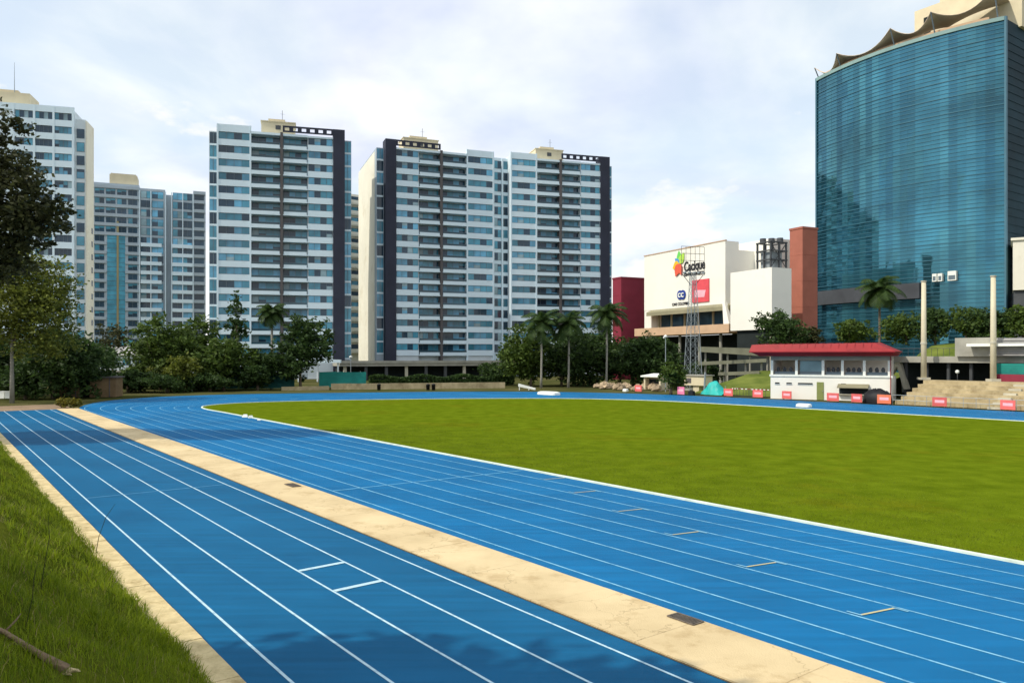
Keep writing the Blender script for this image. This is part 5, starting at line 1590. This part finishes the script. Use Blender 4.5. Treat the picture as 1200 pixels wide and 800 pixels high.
for i, (px, Z_, w, yt, lab) in enumerate(((150, 108, 60, 436, 'dark shrub immediately right of the brown shed'), (196, 107, 66, 440, 'dark shrub below the yellowish green tree'), (246, 111, 66, 438, 'dark shrub below the full green tree at the left end of the teal fence'),
        (30, 91, 60, 436, 'dark shrub between the bare pale trunk and the brown shed'), (826, 124, 50, 424, 'dark shrub behind the lattice mast under the ramps'), (585, 135, 50, 425, 'dark shrub at the right end of the clipped hedge'))):
    tree(px, Z_, yt, 470, w, 'leaf_dark', lab, 3600, .22, 90+i, 'dark shrubs outside the track', name='round_bush')
# yellow flowering shrub at the end of the cream strip
for i, (px, py, w) in enumerate(((72, 474.5, 1.1), (86, 474, 1.0))):
    X_, Z_ = GP(px, py+3)
    o = thing('flowering_shrub', (X_, Z_, 0), 0, ('left' if i == 0 else 'right')+' of two low yellow green shrubs at the far end of the cream strip', 'shrub', 'yellow shrubs at the end of the cream strip')
    m = MB()
    for k in range(6): m.tube([(0, 0, 0), (math.cos(k)*.3, math.sin(k)*.3, .5)], [.025, .01], 5)
    m.build('stems', M['bark'], o)
    link('foliage', crown_mesh([(0, 0, .5, w*.6, w*.5, .45), (.4, 0, .4, w*.45, w*.4, .35)], 700, .10, M['leaf_yellow'], 80+i), o)

# clipped hedge before the podium
A_ = Vector((xat(432, 126), 126, 0)); B_ = Vector((xat(602, 132), 132, 0)); W_ = (B_-A_).length
hg = thing('hedge', tuple(A_), math.atan2(B_.y-A_.y, B_.x-A_.x), 'long clipped dark green hedge between the low tan wall and the podium', 'hedge')
r = np.random.default_rng(9); n_ = 9000
P_ = np.c_[r.uniform(0, W_, n_), r.uniform(-.6, .8, n_), r.uniform(.2, 1.75, n_)]
P_[:, 2] += .25*np.sin(P_[:, 0]*.9)*(P_[:, 2] > 1.2)
a = r.normal(0, 1, (n_, 3)); a /= np.linalg.norm(a, axis=1)[:, None]; b_ = r.normal(0, 1, (n_, 3)); b_ -= a*np.sum(a*b_, 1)[:, None]; b_ /= np.linalg.norm(b_, axis=1)[:, None]
V = np.stack([P_-a*.2, P_-b_*.13, P_+a*.2, P_+b_*.13], 1).reshape(-1, 3)
link('foliage', np_mesh('foliage', V, np.arange(n_*4).reshape(-1, 4), [M['leaf_dark']]), hg)
m = MB()
for k in range(int(W_/2)): m.tube([(k*2+1, .1, 0), (k*2+1, .1, 1.0)], .05, 5)
m.build('stems', M['bark'], hg)

# palms
def palm(px, Z_, ytop, wpx, label, seed, group, base=0, trunk='palebark', nfr=24, r0=.17):
    r = random.Random(seed); R_ = wpx/2*Z_/F; hc = hgt(ytop, Z_)-base - R_*.55
    o = thing('palm_tree', (xat(px, Z_), Z_, base), 0, label, 'palm', group)
    m = MB(); m.tube([(0, 0, -.1), (.05, 0, hc*.2), (.12, 0, hc*.6), (.06, 0, hc)], [r0*1.35, r0, r0*.9, r0*.75], 10)
    for k in range(int(hc/.35)):
        m.lathe([(r0*.95, k*.35), (r0*1.05, k*.35+.05), (r0*.93, k*.35+.1)], 10, (.06, 0))
    m.build('trunk', M[trunk], o, True)
    m = MB(); m.lathe([(r0*.75, hc-.1), (r0*.9, hc+.4), (r0*.5, hc+1.0), (0, hc+1.2)], 9, (.06, 0)); m.build('crown_shaft', M['leaf_palm'], o, True)
    for k in range(nfr):
        m = MB()
        az = 2.4*k + r.uniform(-.2, .2); el = R(78 - 100*(k/nfr)**1.1 + r.uniform(-6, 6)); ln_ = R_*r.uniform(1.0, 1.25)
        hd = Vector((math.cos(az), math.sin(az), 0)); p = Vector((.06, 0, hc+.7)); seg = 9; e = el
        pts = [p.copy()]
        for q in range(seg):
            p = p + (hd*math.cos(e)+Vector((0, 0, math.sin(e))))*(ln_/seg); e -= R(9+r.uniform(0, 5)); pts.append(p.copy())
        m.tube(pts, [.05*(1-q/(seg+1))+.01 for q in range(seg+1)], 4, cap=False)
        sdv = hd.cross(Vector((0, 0, 1)))
        for q in range(1, seg*3):
            t = q/3; i = int(t); pp = pts[i].lerp(pts[i+1], t-i); dr_ = (pts[i+1]-pts[i]).normalized()
            wl = ln_*.30*math.sin(math.pi*min(1, .15+.85*t/seg))+.12
            for s_ in (-1, 1):
                tip = pp + sdv*s_*wl*.8 + dr_*wl*.5 + Vector((0, 0, -wl*.45+r.uniform(-.1, .1)))
                m.quad(pp-dr_*.085, pp+dr_*.085, tip+dr_*.03, tip-dr_*.03)
        m.build('frond', M['leaf_palm'], o)
PG = 'palms beyond the running track'
palm(634, 122, 370, 52, 'leftmost of the three palms with pale trunks before the paired towers', 1, PG)
palm(666, 123, 370, 52, 'middle of the three palms with pale trunks before the paired towers', 2, PG)
palm(710.5, 124, 360, 52, 'rightmost of the three palms with pale trunks, next to the maroon shaft', 3, PG)
palm(318, 119, 360, 40, 'single palm standing in front of the lone apartment tower', 4, PG, r0=.2)
palm(1030, 109, 330, 56, 'green palm behind the red roof in front of the glass tower', 5, PG, trunk='bark', base=2.0)
